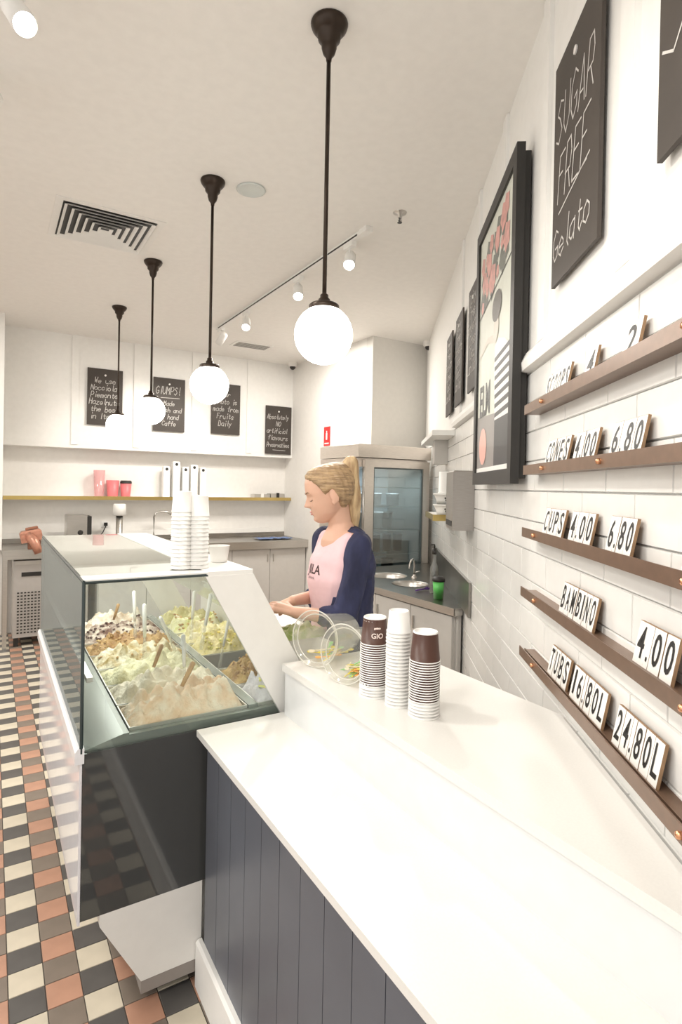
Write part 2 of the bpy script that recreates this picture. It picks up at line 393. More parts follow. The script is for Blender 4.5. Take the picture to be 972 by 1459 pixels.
# base stand
part(MB().prism([(.29, .30), (.412, .085), (.60, .085), (1.0, .085), (1.0, .335), (.29, .335)], C0 + .03, C1 - .05, axis='y'), 'base_plinth', casewhite, dc, label='white tapered base with slanted front')
part(MB().prism([(.29, .30), (.412, .085), (.60, .085), (.60, .335), (.29, .335)], C0 - .0, C0 + .029, axis='y'), 'base_end_panel', casewhite, dc)
part(MB().prism([(.412, .045), (1.0, .045), (1.0, .084), (.412, .084)], C0 + .0, C0 + .6, axis='y'), 'base_lip', mat('lip_taupe', (.30, .27, .25), .5), dc)
part(MB().box(.46, 1.0, C0 + .05, C1 - .1, 0, .045), 'foot', gap, dc)

# pans of gelato
PL = .2095
flav = {  # row, index: base colour, second colour
 (0, 0): ((.80, .58, .38), (.86, .76, .60)), (0, 1): ((.84, .78, .62), (.74, .66, .50)), (0, 2): ((.74, .72, .50), (.62, .58, .34)), (0, 3): ((.80, .76, .58), (.42, .30, .10)),
 (0, 4): ((.30, .15, .05), (.52, .34, .13)), (0, 5): ((.78, .68, .56), (.16, .07, .04)), (0, 6): ((.88, .84, .72), (.55, .40, .26)),
 (1, 0): ((.66, .64, .68), (.78, .76, .78)), (1, 1): ((.34, .19, .06), (.62, .44, .17)), (1, 2): ((.16, .14, .13), (.22, .19, .17)), (1, 3): ((.80, .72, .42), (.60, .50, .16)),
 (1, 4): ((.70, .62, .26), (.84, .78, .58)), (1, 5): ((.60, .60, .20), (.80, .78, .56)), (1, 6): ((.46, .40, .16), (.66, .62, .32))}
fname = {(0, 0): 'peach and cream gelato with combed ridges in the nearest left tub', (0, 1): 'creamy white gelato in the second tub of the left row', (0, 2): 'pale green gelato in the third tub of the left row',
 (0, 3): 'white gelato with caramel swirls in the middle tub of the left row', (0, 4): 'brown caramel gelato in the left row behind the white and caramel one', (0, 5): 'white gelato striped with dark chocolate in the left row', (0, 6): 'cream gelato in the farthest tub of the left row',
 (1, 0): 'lavender-grey gelato with yellow slices in the nearest right tub', (1, 1): 'gelato under chopped brown nuts in the second right tub', (1, 2): 'nearly empty dark tub in the right row', (1, 3): 'yellow and white gelato mound in the middle of the right row',
 (1, 4): 'yellow-green gelato behind the yellow mound in the right row', (1, 5): 'green-gold gelato in the second farthest right tub', (1, 6): 'dull olive gelato in the farthest right tub'}
panm = mat('pan_steel', (.60, .60, .55), .3, metal=.7)
nutm = mat('nut_bits', (.62, .42, .18), .6, col2=(.35, .20, .08), nscale=40); yell = mat('yellow_slices', (.85, .62, .12), .5, col2=(.70, .72, .25), nscale=30)
def gel(row, i, x0, x1, y0, y1):
    c1, c2 = flav[(row, i)]
    m = mat('gelato_%d_%d' % (row, i), c1, .55, col2=c2, nscale=22, bump=.6, bscale=80)
    nx, ny = (44, 26); v = []; f = []; low = (row, i) == (1, 2)
    for a in range(nx + 1):
        for b in range(ny + 1):
            p, q = a / nx, b / ny; x = x0 + (x1 - x0) * p; y = y0 + (y1 - y0) * q
            env = min(1, min(p, 1 - p) * 7) ** .5 * min(1, min(q, 1 - q) * 4) ** .6
            vd = noise.voronoi(Vector((x * 17 + i, y * 19, row * 3.0 + i)))[0]; lump = max(0, 1 - vd[0] * 1.5) * min(1, (vd[1] - vd[0]) * 3 + .3)
            n1 = noise.noise(Vector((x * 9, y * 9, row * 5 + i))); n2 = noise.noise(Vector((x * 30, y * 34, i * 3.0)))
            rid = abs(math.sin(x * (70 if i % 2 else 95) + 5 * n1 + y * 25)) if i in (0, 1, 4, 5) else abs(noise.noise(Vector((x * 45, y * 22, 9.0)))) * 2
            h = .850 + (0 if low else env * (.022 + .020 * math.sin(math.pi * p) + .042 * lump + .040 * n1 + .022 * n2 + .012 * rid + .012 * (row == 0 and i == 0)))
            if low: h = .80 + .004 * n2
            v.append((x, y, h))
    for a in range(nx):
        for b in range(ny): k = a * (ny + 1) + b; f.append((k, k + ny + 1, k + ny + 2, k + 1))
    g = MB(); g.add(v, f); return g, m
for row, (x0, x1) in enumerate(((.372, .762), (.80, 1.074))):
    for i in range(7):
        y0 = 1.835 + i * PL + .004; y1 = y0 + PL - .008
        t = thing('gelato_tub', fname[(row, i)], 'gelato tub', ((x0 + x1) / 2, (y0 + y1) / 2, .72), 0)
        pn = MB(); tk = .004
        for (a, b, c, d) in ((x0, x1, y0, y0 + tk), (x0, x1, y1 - tk, y1), (x0, x0 + tk, y0 + tk, y1 - tk), (x1 - tk, x1, y0 + tk, y1 - tk)): pn.box(a, b, c, d, .7205, .862)
        pn.box(x0 + tk, x1 - tk, y0 + tk, y1 - tk, .7205, .7245)
        part(pn, 'pan', panm, t)
        g, m = gel(row, i, x0 + .005, x1 - .005, y0 + .005, y1 - .005)
        part(g, 'gelato', m, t, True)
        if (row, i) in ((1, 1), (0, 4), (1, 5), (1, 3), (1, 0), (0, 3), (0,5)):
            tp = MB(); mm = {(1, 1): nutm, (0, 4): nutm, (1, 5): nutm, (1, 3): yell, (1, 0): yell, (0, 3): nutm, (0,5): mat('choc_bits', (.10, .045, .03), .5)}[(row, i)]
            for k in range({(1, 1): 160, (0, 4): 90, (1, 5): 60, (1, 3): 60, (1, 0): 40, (0, 3): 26, (0,5): 70}[(row, i)]):
                px = random.uniform(x0 + .03, x1 - .03); py = random.uniform(y0 + .02, y1 - .02)
                if (row, i) == (1, 0): py = random.uniform(y0 + .015, y0 + .07); px = random.uniform(x0 + .03, x0 + .22)
                q = min(range(len(g.v)), key=lambda j: abs(g.v[j][0] - px) + abs(g.v[j][1] - py)) if len(g.v) else 0
                zz = g.v[q][2]
                Mx = Matrix.Translation((px, py, zz + .003)) @ Matrix.Rotation(random.uniform(0, 6), 4, 'Z') @ Matrix.Rotation(random.uniform(-.6, .6), 4, 'X')
                L = .035 if (row, i) == (1, 0) else .011
                tp.bevbox(-L / 2, L / 2, -.004, .004, -.003, .005, .002, 0, Mx)
            part(tp, 'topping', mm, t)['kind'] = 'stuff'
# spatulas standing in the gelato
spatm = mat('spatula_white', (.86, .86, .82), .3); wood = mat('spatula_wood', (.50, .30, .12), .5, noise_amt=.2, nscale=30)
def stick(name, label, base, top, r, m, blade=True, group=None):
    base, top = Vector(base), Vector(top); t = thing(name, label, 'spatula', tuple(base), 0, group)
    d = top - base; h = MB(); h.tube([base + d * .35, base + d * .6, base + d * .97, top], [r * .8, r, r * 1.15, r * .5], 8)
    part(h, 'handle', m, t, True)
    if blade:
        b = MB(); b.tube([base - d * .12, base + d * .0, base + d * .36], [r * .9, r * 1.3, r * .6], 6); part(b, 'blade', clear if m is spatm else m, t, True)
    return t
stick('gelato_spatula', 'white-handled spatula upright in the chocolate-striped gelato, left of three', (.578, 2.75, .90), (.575, 2.78, 1.115), .008, spatm)
stick('gelato_spatula', 'white-handled spatula standing in the brown caramel gelato', (.556, 2.46, .90), (.547, 2.439, 1.12), .008, spatm)
stick('gelato_spatula', 'white spatula leaning at the middle bar beside the brown gelato', (.675, 2.40, .90), (.587, 2.343, 1.082), .007, spatm)
stick('gelato_spatula', 'white spatula standing in the pale green gelato', (.60, 2.03, .90), (.60, 2.06, 1.075), .007, spatm)
stick('gelato_spatula', 'white spatula in the yellow-green gelato, left one of the pair', (.825, 2.70, .90), (.836, 2.698, 1.108), .008, spatm)
stick('gelato_spatula', 'white spatula tilted right in the yellow-green gelato', (.82, 2.52, .90), (.872, 2.56, 1.118), .009, spatm)
stick('gelato_spatula', 'white spatula in the dark empty tub', (.84, 2.34, .85), (.88, 2.33, 1.08), .006, spatm)
stick('wooden_spatula', 'small wooden spatula in the farthest cream gelato', (.505, 2.95, .91), (.535, 2.93, 1.03), .007, wood, False)
stick('wooden_spatula', 'wooden spatula leaning in the creamy white gelato', (.50, 2.14, .90), (.55, 2.16, 1.02), .007, wood, False)
stick('wooden_spatula', 'wooden spatula leaning in the nearest peach gelato', (.53, 1.90, .90), (.60, 1.93, 1.01), .008, wood, False)

# ------------------------------------------------------------------ cups
def cupmesh(r0, r1, h, m_out, seg=20, inverted=True, rim=.0014):
    """a paper cup: mouth radius r0, base radius r1; inverted stands on its mouth at z=0"""
    prof = [(r0 + rim, 0), (r0 + rim, rim * 1.7), (r0, rim * 1.8), (r1, h - .004), (r1 - .0015, h), (r1 - .003, h), (r1 - .0035, h - .004), (0.0005, h - .004)]
    mids = [1, 1, 0, 1, 1, 1, 1]
    if not inverted: prof = [(r, h - z) for r, z in prof]
    b = MB(); b.lathe(prof, seg, mids=mids)
    if not inverted: b.f = [tuple(reversed(f)) for f in b.f]
    return b.mesh('paper_cup', [m_out, cupw], True)
ORD = 'second third fourth fifth sixth seventh eighth ninth tenth eleventh twelfth thirteenth fourteenth fifteenth sixteenth seventeenth eighteenth nineteenth twentieth twenty-first twenty-second twenty-third'.split()
def stack(x, y, z, n, pitch, me, name, toplabel, label, group, cat='cup', lean=(0, 0), z_last=0):
    last = None
    for k in range(n):
        o = link(name, me, None, (x + lean[0] * k + random.uniform(-.0007, .0007), y + lean[1] * k, z + k * pitch), (0, 0, random.uniform(0, 6)))
        tag(o, toplabel if k == n - 1 else label.replace(' in the ', ', %s from the top of the ' % ORD[n - 2 - k], 1).replace(' at the foot of ', ', %s from the top among those under ' % ORD[n - 2 - k], 1), cat, group); last = o
    return last
ZT = 1.0102
mb_ = cupmesh(.0405, .034, .078, cupb); mw_ = cupmesh(.0405, .034, .078, cupw, rim=.0022)
mt_ = cupmesh(.033, .0285, .06, cupw, rim=.0022)
# right brown stack on white ones
stack(1.003, 1.192, ZT, 5, .0085, mw_, 'paper_cup', 'white paper cup directly under the brown cups of the right stack', 'white paper cup at the foot of the right brown stack', 'white cups under the right brown stack')
tb = stack(1.003, 1.192, ZT + 5 * .0085, 17, .0066, mb_, 'paper_cup', 'brown upturned paper cup on top of the right stack', 'brown paper cup in the right brown stack', 'brown cups of the right stack')
stack(.968, 1.380, ZT, 4, .0085, mw_, 'paper_cup', 'white paper cup directly under the brown cups of the left stack', 'white paper cup at the foot of the left brown stack', 'white cups under the left brown stack')
tl = stack(.968, 1.380, ZT + 4 * .0085, 19, .0066, mb_, 'paper_cup', 'brown upturned paper cup with white lettering on top of the left stack', 'brown paper cup in the left brown stack', 'brown cups of the left stack')
tl.rotation_euler = (0, 0, 0)
stack(.983, 1.284, ZT, 22, .0098, mt_, 'paper_cup', 'small white upturned paper cup topping the tall middle stack', 'small white paper cup in the tall middle stack', 'white cups of the middle stack')
# lettering on the top left cup
def wrap_text(txt, size, r_of_z, z0, ang0, name, parent, m, flip=False, wx=1.0):
    me = text_mesh(txt, size, m, 0, .0004).copy()
    for v in me.vertices:
        x, y = v.co.x * wx, v.co.y; z = z0 + y; rr = r_of_z(z) + .0006; a = ang0 + x / rr
        v.co = (rr * math.cos(a), rr * math.sin(a), z)
    me.update(); return link(name, me, parent)
rz = lambda z: .0405 - (.0065) * z / .078
wrap_text('GIO', .020, rz, .022, R(-140), 'lettering', tl, mat('print_pale', (.85, .72, .66), .6))
wrap_text('gelato', .008, rz, .048, R(-128), 'lettering', tl, mat('print_pale', (.85, .72, .66), .6))
# tub stacks on the case
mtub = cupmesh(.035, .031, .07, cupw)
stack(.548, 1.915, 1.3365, 15, .0135, mtub, 'gelato_tub_cup', 'white paper tub on top of the left stack on the display case', 'white paper tub in the left stack on the display case', 'white tubs, left stack on the case')
stack(.60, 1.905, 1.3365, 14, .0135, mtub, 'gelato_tub_cup', 'white paper tub on top of the right stack on the display case', 'white paper tub in the right stack on the display case', 'white tubs, right stack on the case')
c = cupmesh(.038, .03, .06, cupw, inverted=False); o = link('paper_cup', c, None, (.715, 2.02, 1.3365)); tag(o, 'open white paper cup beside the tub stacks on the display case', 'cup')
o = link('paper_cup', cupmesh(.034, .026, .062, mat('cream_paper', (.84, .76, .58), .6), inverted=False), None, (.66, 2.10, 1.3365)); tag(o, 'cream paper cup half hidden behind the tub stacks', 'cup')
ac = thing('cone_dispenser', 'tall clear acrylic tube holding dark cones on the display case', 'dispenser', (.70, 2.42, 1.3365))
b = MB(); b.lathe([(.045, 0), (.045, .23), (.043, .23), (.043, .0)], 24); b.build('acrylic_tube', clear, ac, True)
b = MB(); b.lathe([(.0, .012), (.03, .012), (.012, .09), (.002, .13)], 16); b.build('cones', mat('dark_cone', (.25, .12, .06), .6), ac, True)
b = MB(); b.box(-.06, .06, -.05, .05, 0, .012); b.build('base', casewhite, ac)

# clear tubs lying on the counter with tasting spoons
spm = [mat('spoon_yellow', (.90, .75, .10), .3), mat('spoon_orange', (.92, .45, .12), .3), mat('spoon_green', (.35, .70, .30), .3), mat('spoon_cream', (.90, .82, .60), .3)]
spmesh = []
for m in spm:
    b = MB(); b.bevbox(-.045, .03, -.0022, .0022, 0, .002, .0006); b.prism([(.03, -.003), (.045, -.008), (.055, -.005), (.055, .005), (.045, .008), (.03, .003)], 0, .002); spmesh.append(b.mesh('tasting_spoon', m))
def jar(label, spl, grp, loc, rz, tilt, k=1.0, nsp=16):
    t = thing('clear_tub', label, 'tub', loc); t.rotation_euler = (0, R(90) - tilt, rz)
    # local z = axis pointing away from the mouth (mouth at z=0)
    b = MB(); b.lathe([(.094 * k, 0), (.094 * k, .004), (.082 * k, .006), (.080 * k, .02), (.066 * k, .185 * k), (.060 * k, .192 * k), (.001, .192 * k)], 36)
    b.build('body', clear, t, True)
    b = MB()
    for r, z in ((.094 * k, .002), (.081 * k, .012)):
        b.tube([(r * math.cos(a * math.pi / 20), r * math.sin(a * math.pi / 20), z) for a in range(41)], .0022, 6, caps=False)
    b.build('rim', glass('rim_plastic', (.9, .9, .86), .06, .1, .55, (.88, .86, .80), .3), t, True)
    t_m = Matrix.Translation(loc) @ t.rotation_euler.to_matrix().to_4x4()
    ax = t_m.to_3x3() @ Vector((0, 0, 1))
    for i in range(nsp):
        s = random.uniform(.06, .13) * k; q = random.uniform(-.028, .028)
        c = Vector(loc) + ax * s; side = Vector((-ax.y, ax.x, 0)).normalized()
        rr = .080 * k - (s - .02) * .085
        zl = c.z - math.sqrt(max(rr * rr - q * q, 0)) + .004 + (i % 4) * .0035
        o = link('tasting_spoon', spmesh[i % 4 if i % 3 else 0], None, (c.x + side.x * q, c.y + side.y * q, zl), (random.uniform(-.2, .2), random.uniform(-.25, .05), rz + random.uniform(-.6, .6) + (math.pi if i % 2 else 0)))
        cn = ['yellow', 'orange', 'green', 'cream'][i % 4 if i % 3 else 0]; tag(o, spl % cn, 'spoon', grp + ', ' + cn)
jar('clear plastic tub lying on its side nearest the display case', 'small %s plastic tasting spoon in the tub nearest the display case', 'tasting spoons in the far tub', (.935, 1.685, 1.106), R(24), R(-4), 1.0, 14)
jar('clear plastic tub lying on its side next to the left brown cup stack', 'small %s plastic tasting spoon in the tub beside the brown cups', 'tasting spoons in the near tub', (.935, 1.50, 1.102), R(20), R(-3), .97, 24)

# ------------------------------------------------------------------ pendants
pl_ = ['pendant globe lamp nearest the camera', 'second pendant globe lamp from the camera, before the dark board', 'third pendant globe lamp from the camera', 'farthest and smallest looking pendant globe lamp']
proto = None
def pendant():
    t = thing('pendant_lamp', pl_[0], 'lamp', (.965, 1.715, CZ), 0, 'globe pendants over the counter')
    b = MB(); b.lathe([(.0, 0), (.062, 0), (.064, -.006), (.060, -.018), (.046, -.036), (.040, -.040), (.038, -.058), (.026, -.072), (.026, -.085), (.020, -.105), (.010, -.118), (.009, -.13), (.001, -.131)][::-1], 28); b.build('canopy', bronze, t, True)
    b = MB(); b.tube([(0, 0, -.12), (0, 0, -.96)], .0075, 10); b.build('rod', bronze, t, True)
    b = MB(); b.lathe([(.008, -.92), (.014, -.925), (.014, -.935), (.02, -.94), (.02, -.952), (.047, -.957), (.052, -.962), (.052, -.975), (.046, -.982)][::-1], 28); b.build('fitter', bronze, t, True)
    b = MB(); sph(b, (0, 0, -1.062), .1, n=16); b.build('glass_globe', globe, t, True)
    return t
for i, u in enumerate((1.715, 2.92, 4.21, 5.47)):
    if i == 0: proto = pendant(); o = proto
    else: o = dup(proto)
    o.location = (.965, u, CZ); o['label'] = pl_[i]

# ------------------------------------------------------------------ ceiling fittings
tr = thing('lighting_track', 'white lighting track across the ceiling behind the near pendant', 'track', (1.93, 4.25, CZ))
b = MB(); b.box(-.017, .017, -1.32, 1.35, -.03, -.001); b.build('rail', white, tr)
MB().box(-.0185, -.0165, -1.25, 1.3, -.024, -.014).build('slot', black, tr)
MB().box(-.025, .025, -1.36, -1.28, -.034, -.001).build('end_cap', white, tr)
def spot(label, loc, target, lit=True, power=0):
    t = thing('track_spotlight', label, 'spotlight', loc, 0, 'track spotlights')
    b = MB(); b.box(-.018, .018, -.05, .05, -.03, 0); b.tube([(0, 0, -.03), (0, 0, -.085)], .006); b.build('stem', white, t)
    hd = Vector((0, 0, -.11)); d = (Vector(target) - (Vector(loc) + hd)).normalized()
    q = d.to_track_quat('Z', 'Y').to_matrix().to_4x4(); Mx = Matrix.Translation(hd) @ q
    b = MB(); b.lathe([(.001, -.075), (.03, -.073), (.036, -.06), (.038, .055), (.035, .055), (.033, .04)], 20, M=Mx); b.build('lamp_head', white, t, True)
    b = MB(); b.lathe([(.001, .044), (.034, .044)][::-1], 20, M=Mx); b.build('lens', lampm if lit else steel, t)
    if power: lamp('spot_beam', 'SPOT', tuple(Vector(loc) + hd + d * .06), power, (1, .95, .87), .035, target, 75, .7)
spot('lit track spotlight nearest the camera, right of the near pendant rod', (1.93, 3.11, CZ - .03), (.9, 1.8, 1.0), True, 55)
spot('lit track spotlight just left of the near pendant globe', (1.93, 3.83, CZ - .03), (1.3, 2.4, 1.0), True, 45)
spot('lit track spotlight halfway along the track, over the second pendant', (1.93, 4.85, CZ - .03), (1.2, 3.2, 1.0), True, 40)
spot('farthest track spotlight, turned to the left', (1.93, 5.5, CZ - .03), (1.4, 6.8, 1.7), True, 60)
spot('bright track spotlight at the top left corner of the view', (.055, 2.06, CZ - .03), (.9, .4, .8), True, 50)
spot('spotlight body at the left edge of the ceiling, below the bright one', (-.045, 2.62, CZ - .03), (-2, 5, 1.5), False)
spot('unseen fill spotlight added before the price shelves', (.2, .6, CZ - .03), (1.3, 1.2, 1.6), True, 25)  # added spotlight outside the view, fills light on the price wall
av = thing('air_vent', 'square white ceiling air vent with dark concentric louvres', 'vent', (.585, 3.84, CZ))
b = MB()
for s, z in ((.30, -.004),):
    b.box(-s, s, -s, -s + .04, z, -.0005); b.box(-s, s, s - .04, s, z, -.0005); b.box(-s, -s + .04, -s + .04, s - .04, z, -.0005); b.box(s - .04, s, -s + .04, s - .04, z, -.0005)
b.build('frame', white, av)
MB().box(-.259, .259, -.259, .259, -.001, -.0005).build('backing', black, av)
for k in range(6):
    s = .252 - k * .042; b = MB(); lo = -.016
    for sx, sy in ((0, -1), (0, 1), (-1, 0), (1, 0)):
        i_ = s; s2 = s - .018
        if sx == 0: q = [(-s2, sy * s2, -.002), (s2, sy * s2, -.002), (i_, sy * i_, lo), (-i_, sy * i_, lo)]
        else: q = [(sx * s2, -s2, -.002), (sx * s2, s2, -.002), (sx * i_, i_, lo), (sx * i_, -i_, lo)]
        b.add(q + [(a, c_, d - .0015) for a, c_, d in q], [(0, 1, 2, 3), (7, 6, 5, 4), (0, 4, 5, 1), (2, 6, 7, 3)])
    b.build('louvre', white, av)
b = MB(); b.lathe([(.075, -.001), (.078, -.006), (.066, -.009), (.062, -.006), (.001, -.007)], 32)
o = b.build('ceiling_speaker', mat('speaker_grille', (.66, .70, .68), .6), None, True); o.location = (1.165, 2.89, CZ); tag(o, 'small round grille flush in the ceiling by the second pendant', 'speaker')
sp = thing('fire_sprinkler', 'small chrome fire sprinkler in the ceiling right of the track', 'sprinkler', (1.983, 2.658, CZ))
b = MB(); b.lathe([(.04, 0), (.038, -.004), (.014, -.008), (.012, -.03), (.001, -.03)], 20); b.build('escutcheon', steel, sp, True)
b = MB(); b.tube([(0, 0, -.03), (0, 0, -.05)], .004); b.tube([(-.01, 0, -.03), (-.012, 0, -.045), (0, 0, -.055)], .002); b.tube([(.01, 0, -.03), (.012, 0, -.045), (0, 0, -.055)], .002); b.lathe([(.001, -.056), (.014, -.056), (.014, -.058), (.001, -.058)], 12); b.build('deflector', mat('dark_metal', (.1, .1, .1), .4, metal=.8), sp)
sv = thing('slot_vent', 'narrow white ceiling vent beyond the far end of the track', 'vent', (2.5, 6.1, CZ))
MB().box(-.22, .22, -.12, .12, -.006, -.0005).build('frame', white, sv)
for k in range(5): MB().box(-.19, .19, -.09 + k * .04, -.075 + k * .04, -.010, -.0062).build('slot', mat('slot_grey', (.25, .24, .22), .6), sv)
for (x, y, lb) in ((4.0, 4.80, 'small white dome security camera high beside the right wall'), (3.28, 6.62, 'small white dome security camera in the corner by the back wall')):
    t = thing('security_camera', lb, 'camera', (x, y, CZ))
    b = MB(); b.lathe([(.06, 0), (.06, -.04), (.04, -.055)][::-1], 20); b.build('housing', wallm, t, True)
    b = MB(); sph(b, (0, 0, -.055), .038, n=8); b.build('dome_lens', black, t, True)

# ------------------------------------------------------------------ chalkboards
def chalkboard(name, label, loc, rz, lines, w_=.365, h_=.62, seed=1, wid=.0045, under=None):
    t = thing(name, label, 'chalkboard', loc, rz, 'hanging chalkboards')
    MB().bevbox(-w_ / 2, w_ / 2, -.010, 0, 0, h_, .0015).build('board', slate, t)
    b = MB(); b.lathe([(.001, 0), (.011, 0), (.011, .004), (.001, .005)], 14, M=Matrix.Translation((0, -.0101, h_ - .07)) @ Matrix.Rotation(R(90), 4, 'X')); b.build('hanging_hole', mat('hole_white', (.8, .78, .75), .6), t)
    rng = random.Random(seed); b = MB()
    for txt, xx, zz, hh, wc in lines:
        b = MB(); chalk(b, txt, xx, zz, hh, wc, wid, .15, .5, rng, y=-.0108); b.build('chalk_writing', chalkm, t)
    for q in (under or []):
        b = MB(); (x0, z0, x1, z1) = q; b.add([(x0, -.0108, z0), (x1, -.0108, z1), (x1, -.0108, z1 + wid), (x0, -.0108, z0 + wid)], [(0, 1, 2, 3)]); b.build('chalk_underline', chalkm, t)
    return t
YB = 6.785
def ctr(rows, top=.47, dz=.075, h=.06, wc=.6):
    out = []
    for i, r in enumerate(rows):
        hh = h; L = len(r) * wc * hh
        if L > .33: wc_ = .33 / (len(r) * hh)
        else: wc_ = wc
        out.append((r, -len(r) * wc_ * hh / 2, top - i * dz, hh, wc_))
    return out
chalkboard('chalkboard', 'chalkboard headed with a hazelnut flavour, behind the farthest globe', (1.06, YB, 2.247), 0, ctr(['We use', 'Nocciola', 'Piemonte', 'Hazelnuts', 'the best', 'in Italy'], .46, .078, .062), seed=2, wid=.006)
chalkboard('chalkboard', 'chalkboard with a large underlined top line, behind the third globe', (1.762, YB, 2.226), 0, ctr(['GIUMPS!'], .43, .1, .09, .5) + ctr(['Made', 'fresh and', 'by hand', 'Caffe'], .30, .078, .055), seed=3, wid=.006, under=[(-.10, .385, .12, .39)])
chalkboard('chalkboard', 'chalkboard half hidden behind the second globe', (2.455, YB, 2.236), 0, ctr(['Our', 'gelato is', 'made from', 'Fruits', 'Daily'], .46, .09, .065), seed=4, wid=.006)
chalkboard('chalkboard', 'chalkboard reading absolutely no artificial, right of the others on the back wall', (3.17, YB, 2.026), 0, ctr(['Absolutely', 'NO', 'artificial', 'flavours', 'Preservatives'], .45, .09, .062), seed=5, wid=.0055, under=[(-.08, .05, .1, .045)])
chalkboard('chalkboard', 'large chalkboard reading sugar free gelato, above the price shelves', tuple(W(1.555, .012, 2.215)), WROT,
           [('SUGAR', -.155, .395, .12, .50), ('FREE', -.135, .225, .13, .48), ('Gelato', -.165, .07, .085, .62)], .352, .64, 6, .005, under=[(-.12, .19, .12, .235)])
chalkboard('chalkboard', 'chalkboard cut off by the right edge of the picture, high on the wall', tuple(W(.915, .012, 2.225)), WROT,
           [('No', -.165, .42, .18, .7), ('Soy', -.165, .17, .20, .62)], .352, .64, 7, .005)
for t_, z_, lb, sd in ((3.14, 2.16, 'narrow looking chalkboard on the right wall just behind the framed poster', 8), (3.675, 2.155, 'middle one of the three chalkboards behind the framed poster', 9), (4.165, 2.15, 'farthest chalkboard on the right wall beyond the poster', 10)):
    chalkboard('chalkboard', lb, tuple(W(t_, .016, z_)), WROT, ctr(['Dairy', 'free', 'Sorbetto', 'Cones', 'Choc', 'Vanilla'], .47, .075, .065), .30, .57, sd, .006)

# ------------------------------------------------------------------ framed poster
T0, T1, Z0, Z1 = 2.03, 2.82, 1.642, 2.83
fw = T1 - T0; fh = Z1 - Z0
fp = wallthing('framed_poster', 'black framed poster of a person in a striped top beside pink flowers', 'picture', (T0 + T1) / 2, Z0, .062)
b = MB(); bw = .055
b.box(-fw / 2, fw / 2, 0, .03, 0, bw); b.box(-fw / 2, fw / 2, 0, .03, fh - bw, fh); b.box(-fw / 2, -fw / 2 + bw, 0, .03, bw, fh - bw); b.box(fw / 2 - bw, fw / 2, 0, .03, bw, fh - bw)
b.build('frame', black, fp)
MB().box(-fw / 2 + .02, fw / 2 - .02, .012, .055, .02, fh - .02).build('backing_box', black, fp)
def flat(pts, y=0.0): b = MB(); b.add([(x, y, z) for x, z in pts], [tuple(range(len(pts)))]); return b
pw = fw / 2 - bw; zb = bw; zt = fh - bw
flat([(-pw, zb), (pw, zb), (pw, zt), (-pw, zt)], .0105).build('poster', mat('poster_paper', (.66, .68, .60), .5, noise_amt=.05, nscale=4), fp)
flat([(-pw, zb), (pw, zb), (pw, zb + .02), (-pw, zb + .02)], .0090).build('poster_margin', mat('poster_margin', (.85, .85, .82), .5), fp)
flat([(-pw, zb + .02), (.06, zb + .02), (.06, zb + .235), (-pw, zb + .26)], .0100).build('poster_ground', mat('poster_grey', (.28, .26, .25), .5), fp)
# figure: trousers, torso with stripes, arm, head
flat([(.05, zb + .02), (pw, zb + .02), (pw, zb + .22), (.055, zb + .22)], .0095).build('poster_trousers', mat('poster_dark', (.05, .05, .055), .5), fp)
flat([(.055, zb + .205), (pw - .01, zb + .205), (pw, zb + .44), (.22, zb + .50), (.10, zb + .53), (.03, zb + .515), (.03, zb + .40)], .0092).build('poster_top', mat('poster_white', (.80, .82, .78), .5), fp)
b = MB()
for k in range(7):
    z = zb + .215 + k * .038; b.add([(x, .0088, zz) for x, zz in ((.055 - .003 * k, z), (pw - .012, z + .012), (pw - .012, z + .030), (.055 - .003 * k, z + .018))], [(0, 1, 2, 3)])
b.build('poster_stripes', mat('poster_dark', (.05, .05, .055), .5), fp)
flat([(-.32, zb + .545), (-.31, zb + .53), (-.12, zb + .56), (.06, zb + .52), (.06, zb + .56), (-.12, zb + .585)], .0090).build('poster_arm', mat('poster_skin', (.62, .58, .50), .5), fp)
b = MB(); b.add([(.06 + .092 * math.cos(a * math.pi / 8), .0080, zb + .67 + .062 * math.sin(a * math.pi / 8)) for a in range(16)], [tuple(range(16))]); b.build('poster_hair', mat('poster_hair', (.09, .08, .07), .5), fp)
b = MB(); b.add([(.055 + .05 * math.cos(a * math.pi / 8), .0083, zb + .585 + .055 * math.sin(a * math.pi / 8)) for a in range(16)], [tuple(range(16))]); b.build('poster_face', mat('poster_skin', (.62, .58, .50), .5), fp)
rng = random.Random(4)
for nm, m_, n_ in (('poster_leaves', mat('poster_leaf', (.14, .15, .13), .5), 34), ('poster_flowers', mat('poster_pink', (.72, .36, .32), .5, noise_amt=.3, nscale=30), 22)):
    b = MB()
    for k in range(n_):
        cx_ = rng.uniform(-pw + .05, .22); zc_ = zb + rng.uniform(.76, .98) + .12 * (cx_ + .1); r_ = rng.uniform(.022, .05)
        yy = .0098 if nm == 'poster_leaves' else .0092
        b.add([(cx_ + r_ * (1 + .3 * (a % 2)) * math.cos(a * math.pi / 5), yy - k * .00001, zc_ + r_ * (1 + .3 * (a % 2)) * math.sin(a * math.pi / 5)) for a in range(10)], [tuple(range(10))])
    b.build(nm, m_, fp)
flat([(-pw, zb + .715), (pw, zb + .79), (pw, zb + .796), (-pw, zb + .721)], .0085).build('poster_line', mat('poster_dark', (.05, .05, .055), .5), fp)
link('poster_lettering', text_mesh('ELM', .17, mat('poster_dark', (.05, .05, .055), .5), 0, .004), fp, (-pw + .05, .0087, zb + .255), (R(90), 0, 0), (.82, 1.15, 1))
b = MB(); b.add([(-.19 + .085 * math.cos(a * math.pi / 10), .0082, zb + .115 + .082 * math.sin(a * math.pi / 10)) for a in range(20)], [tuple(range(20))]); b.build('poster_badge', mat('poster_badge', (.78, .42, .36), .5), fp)
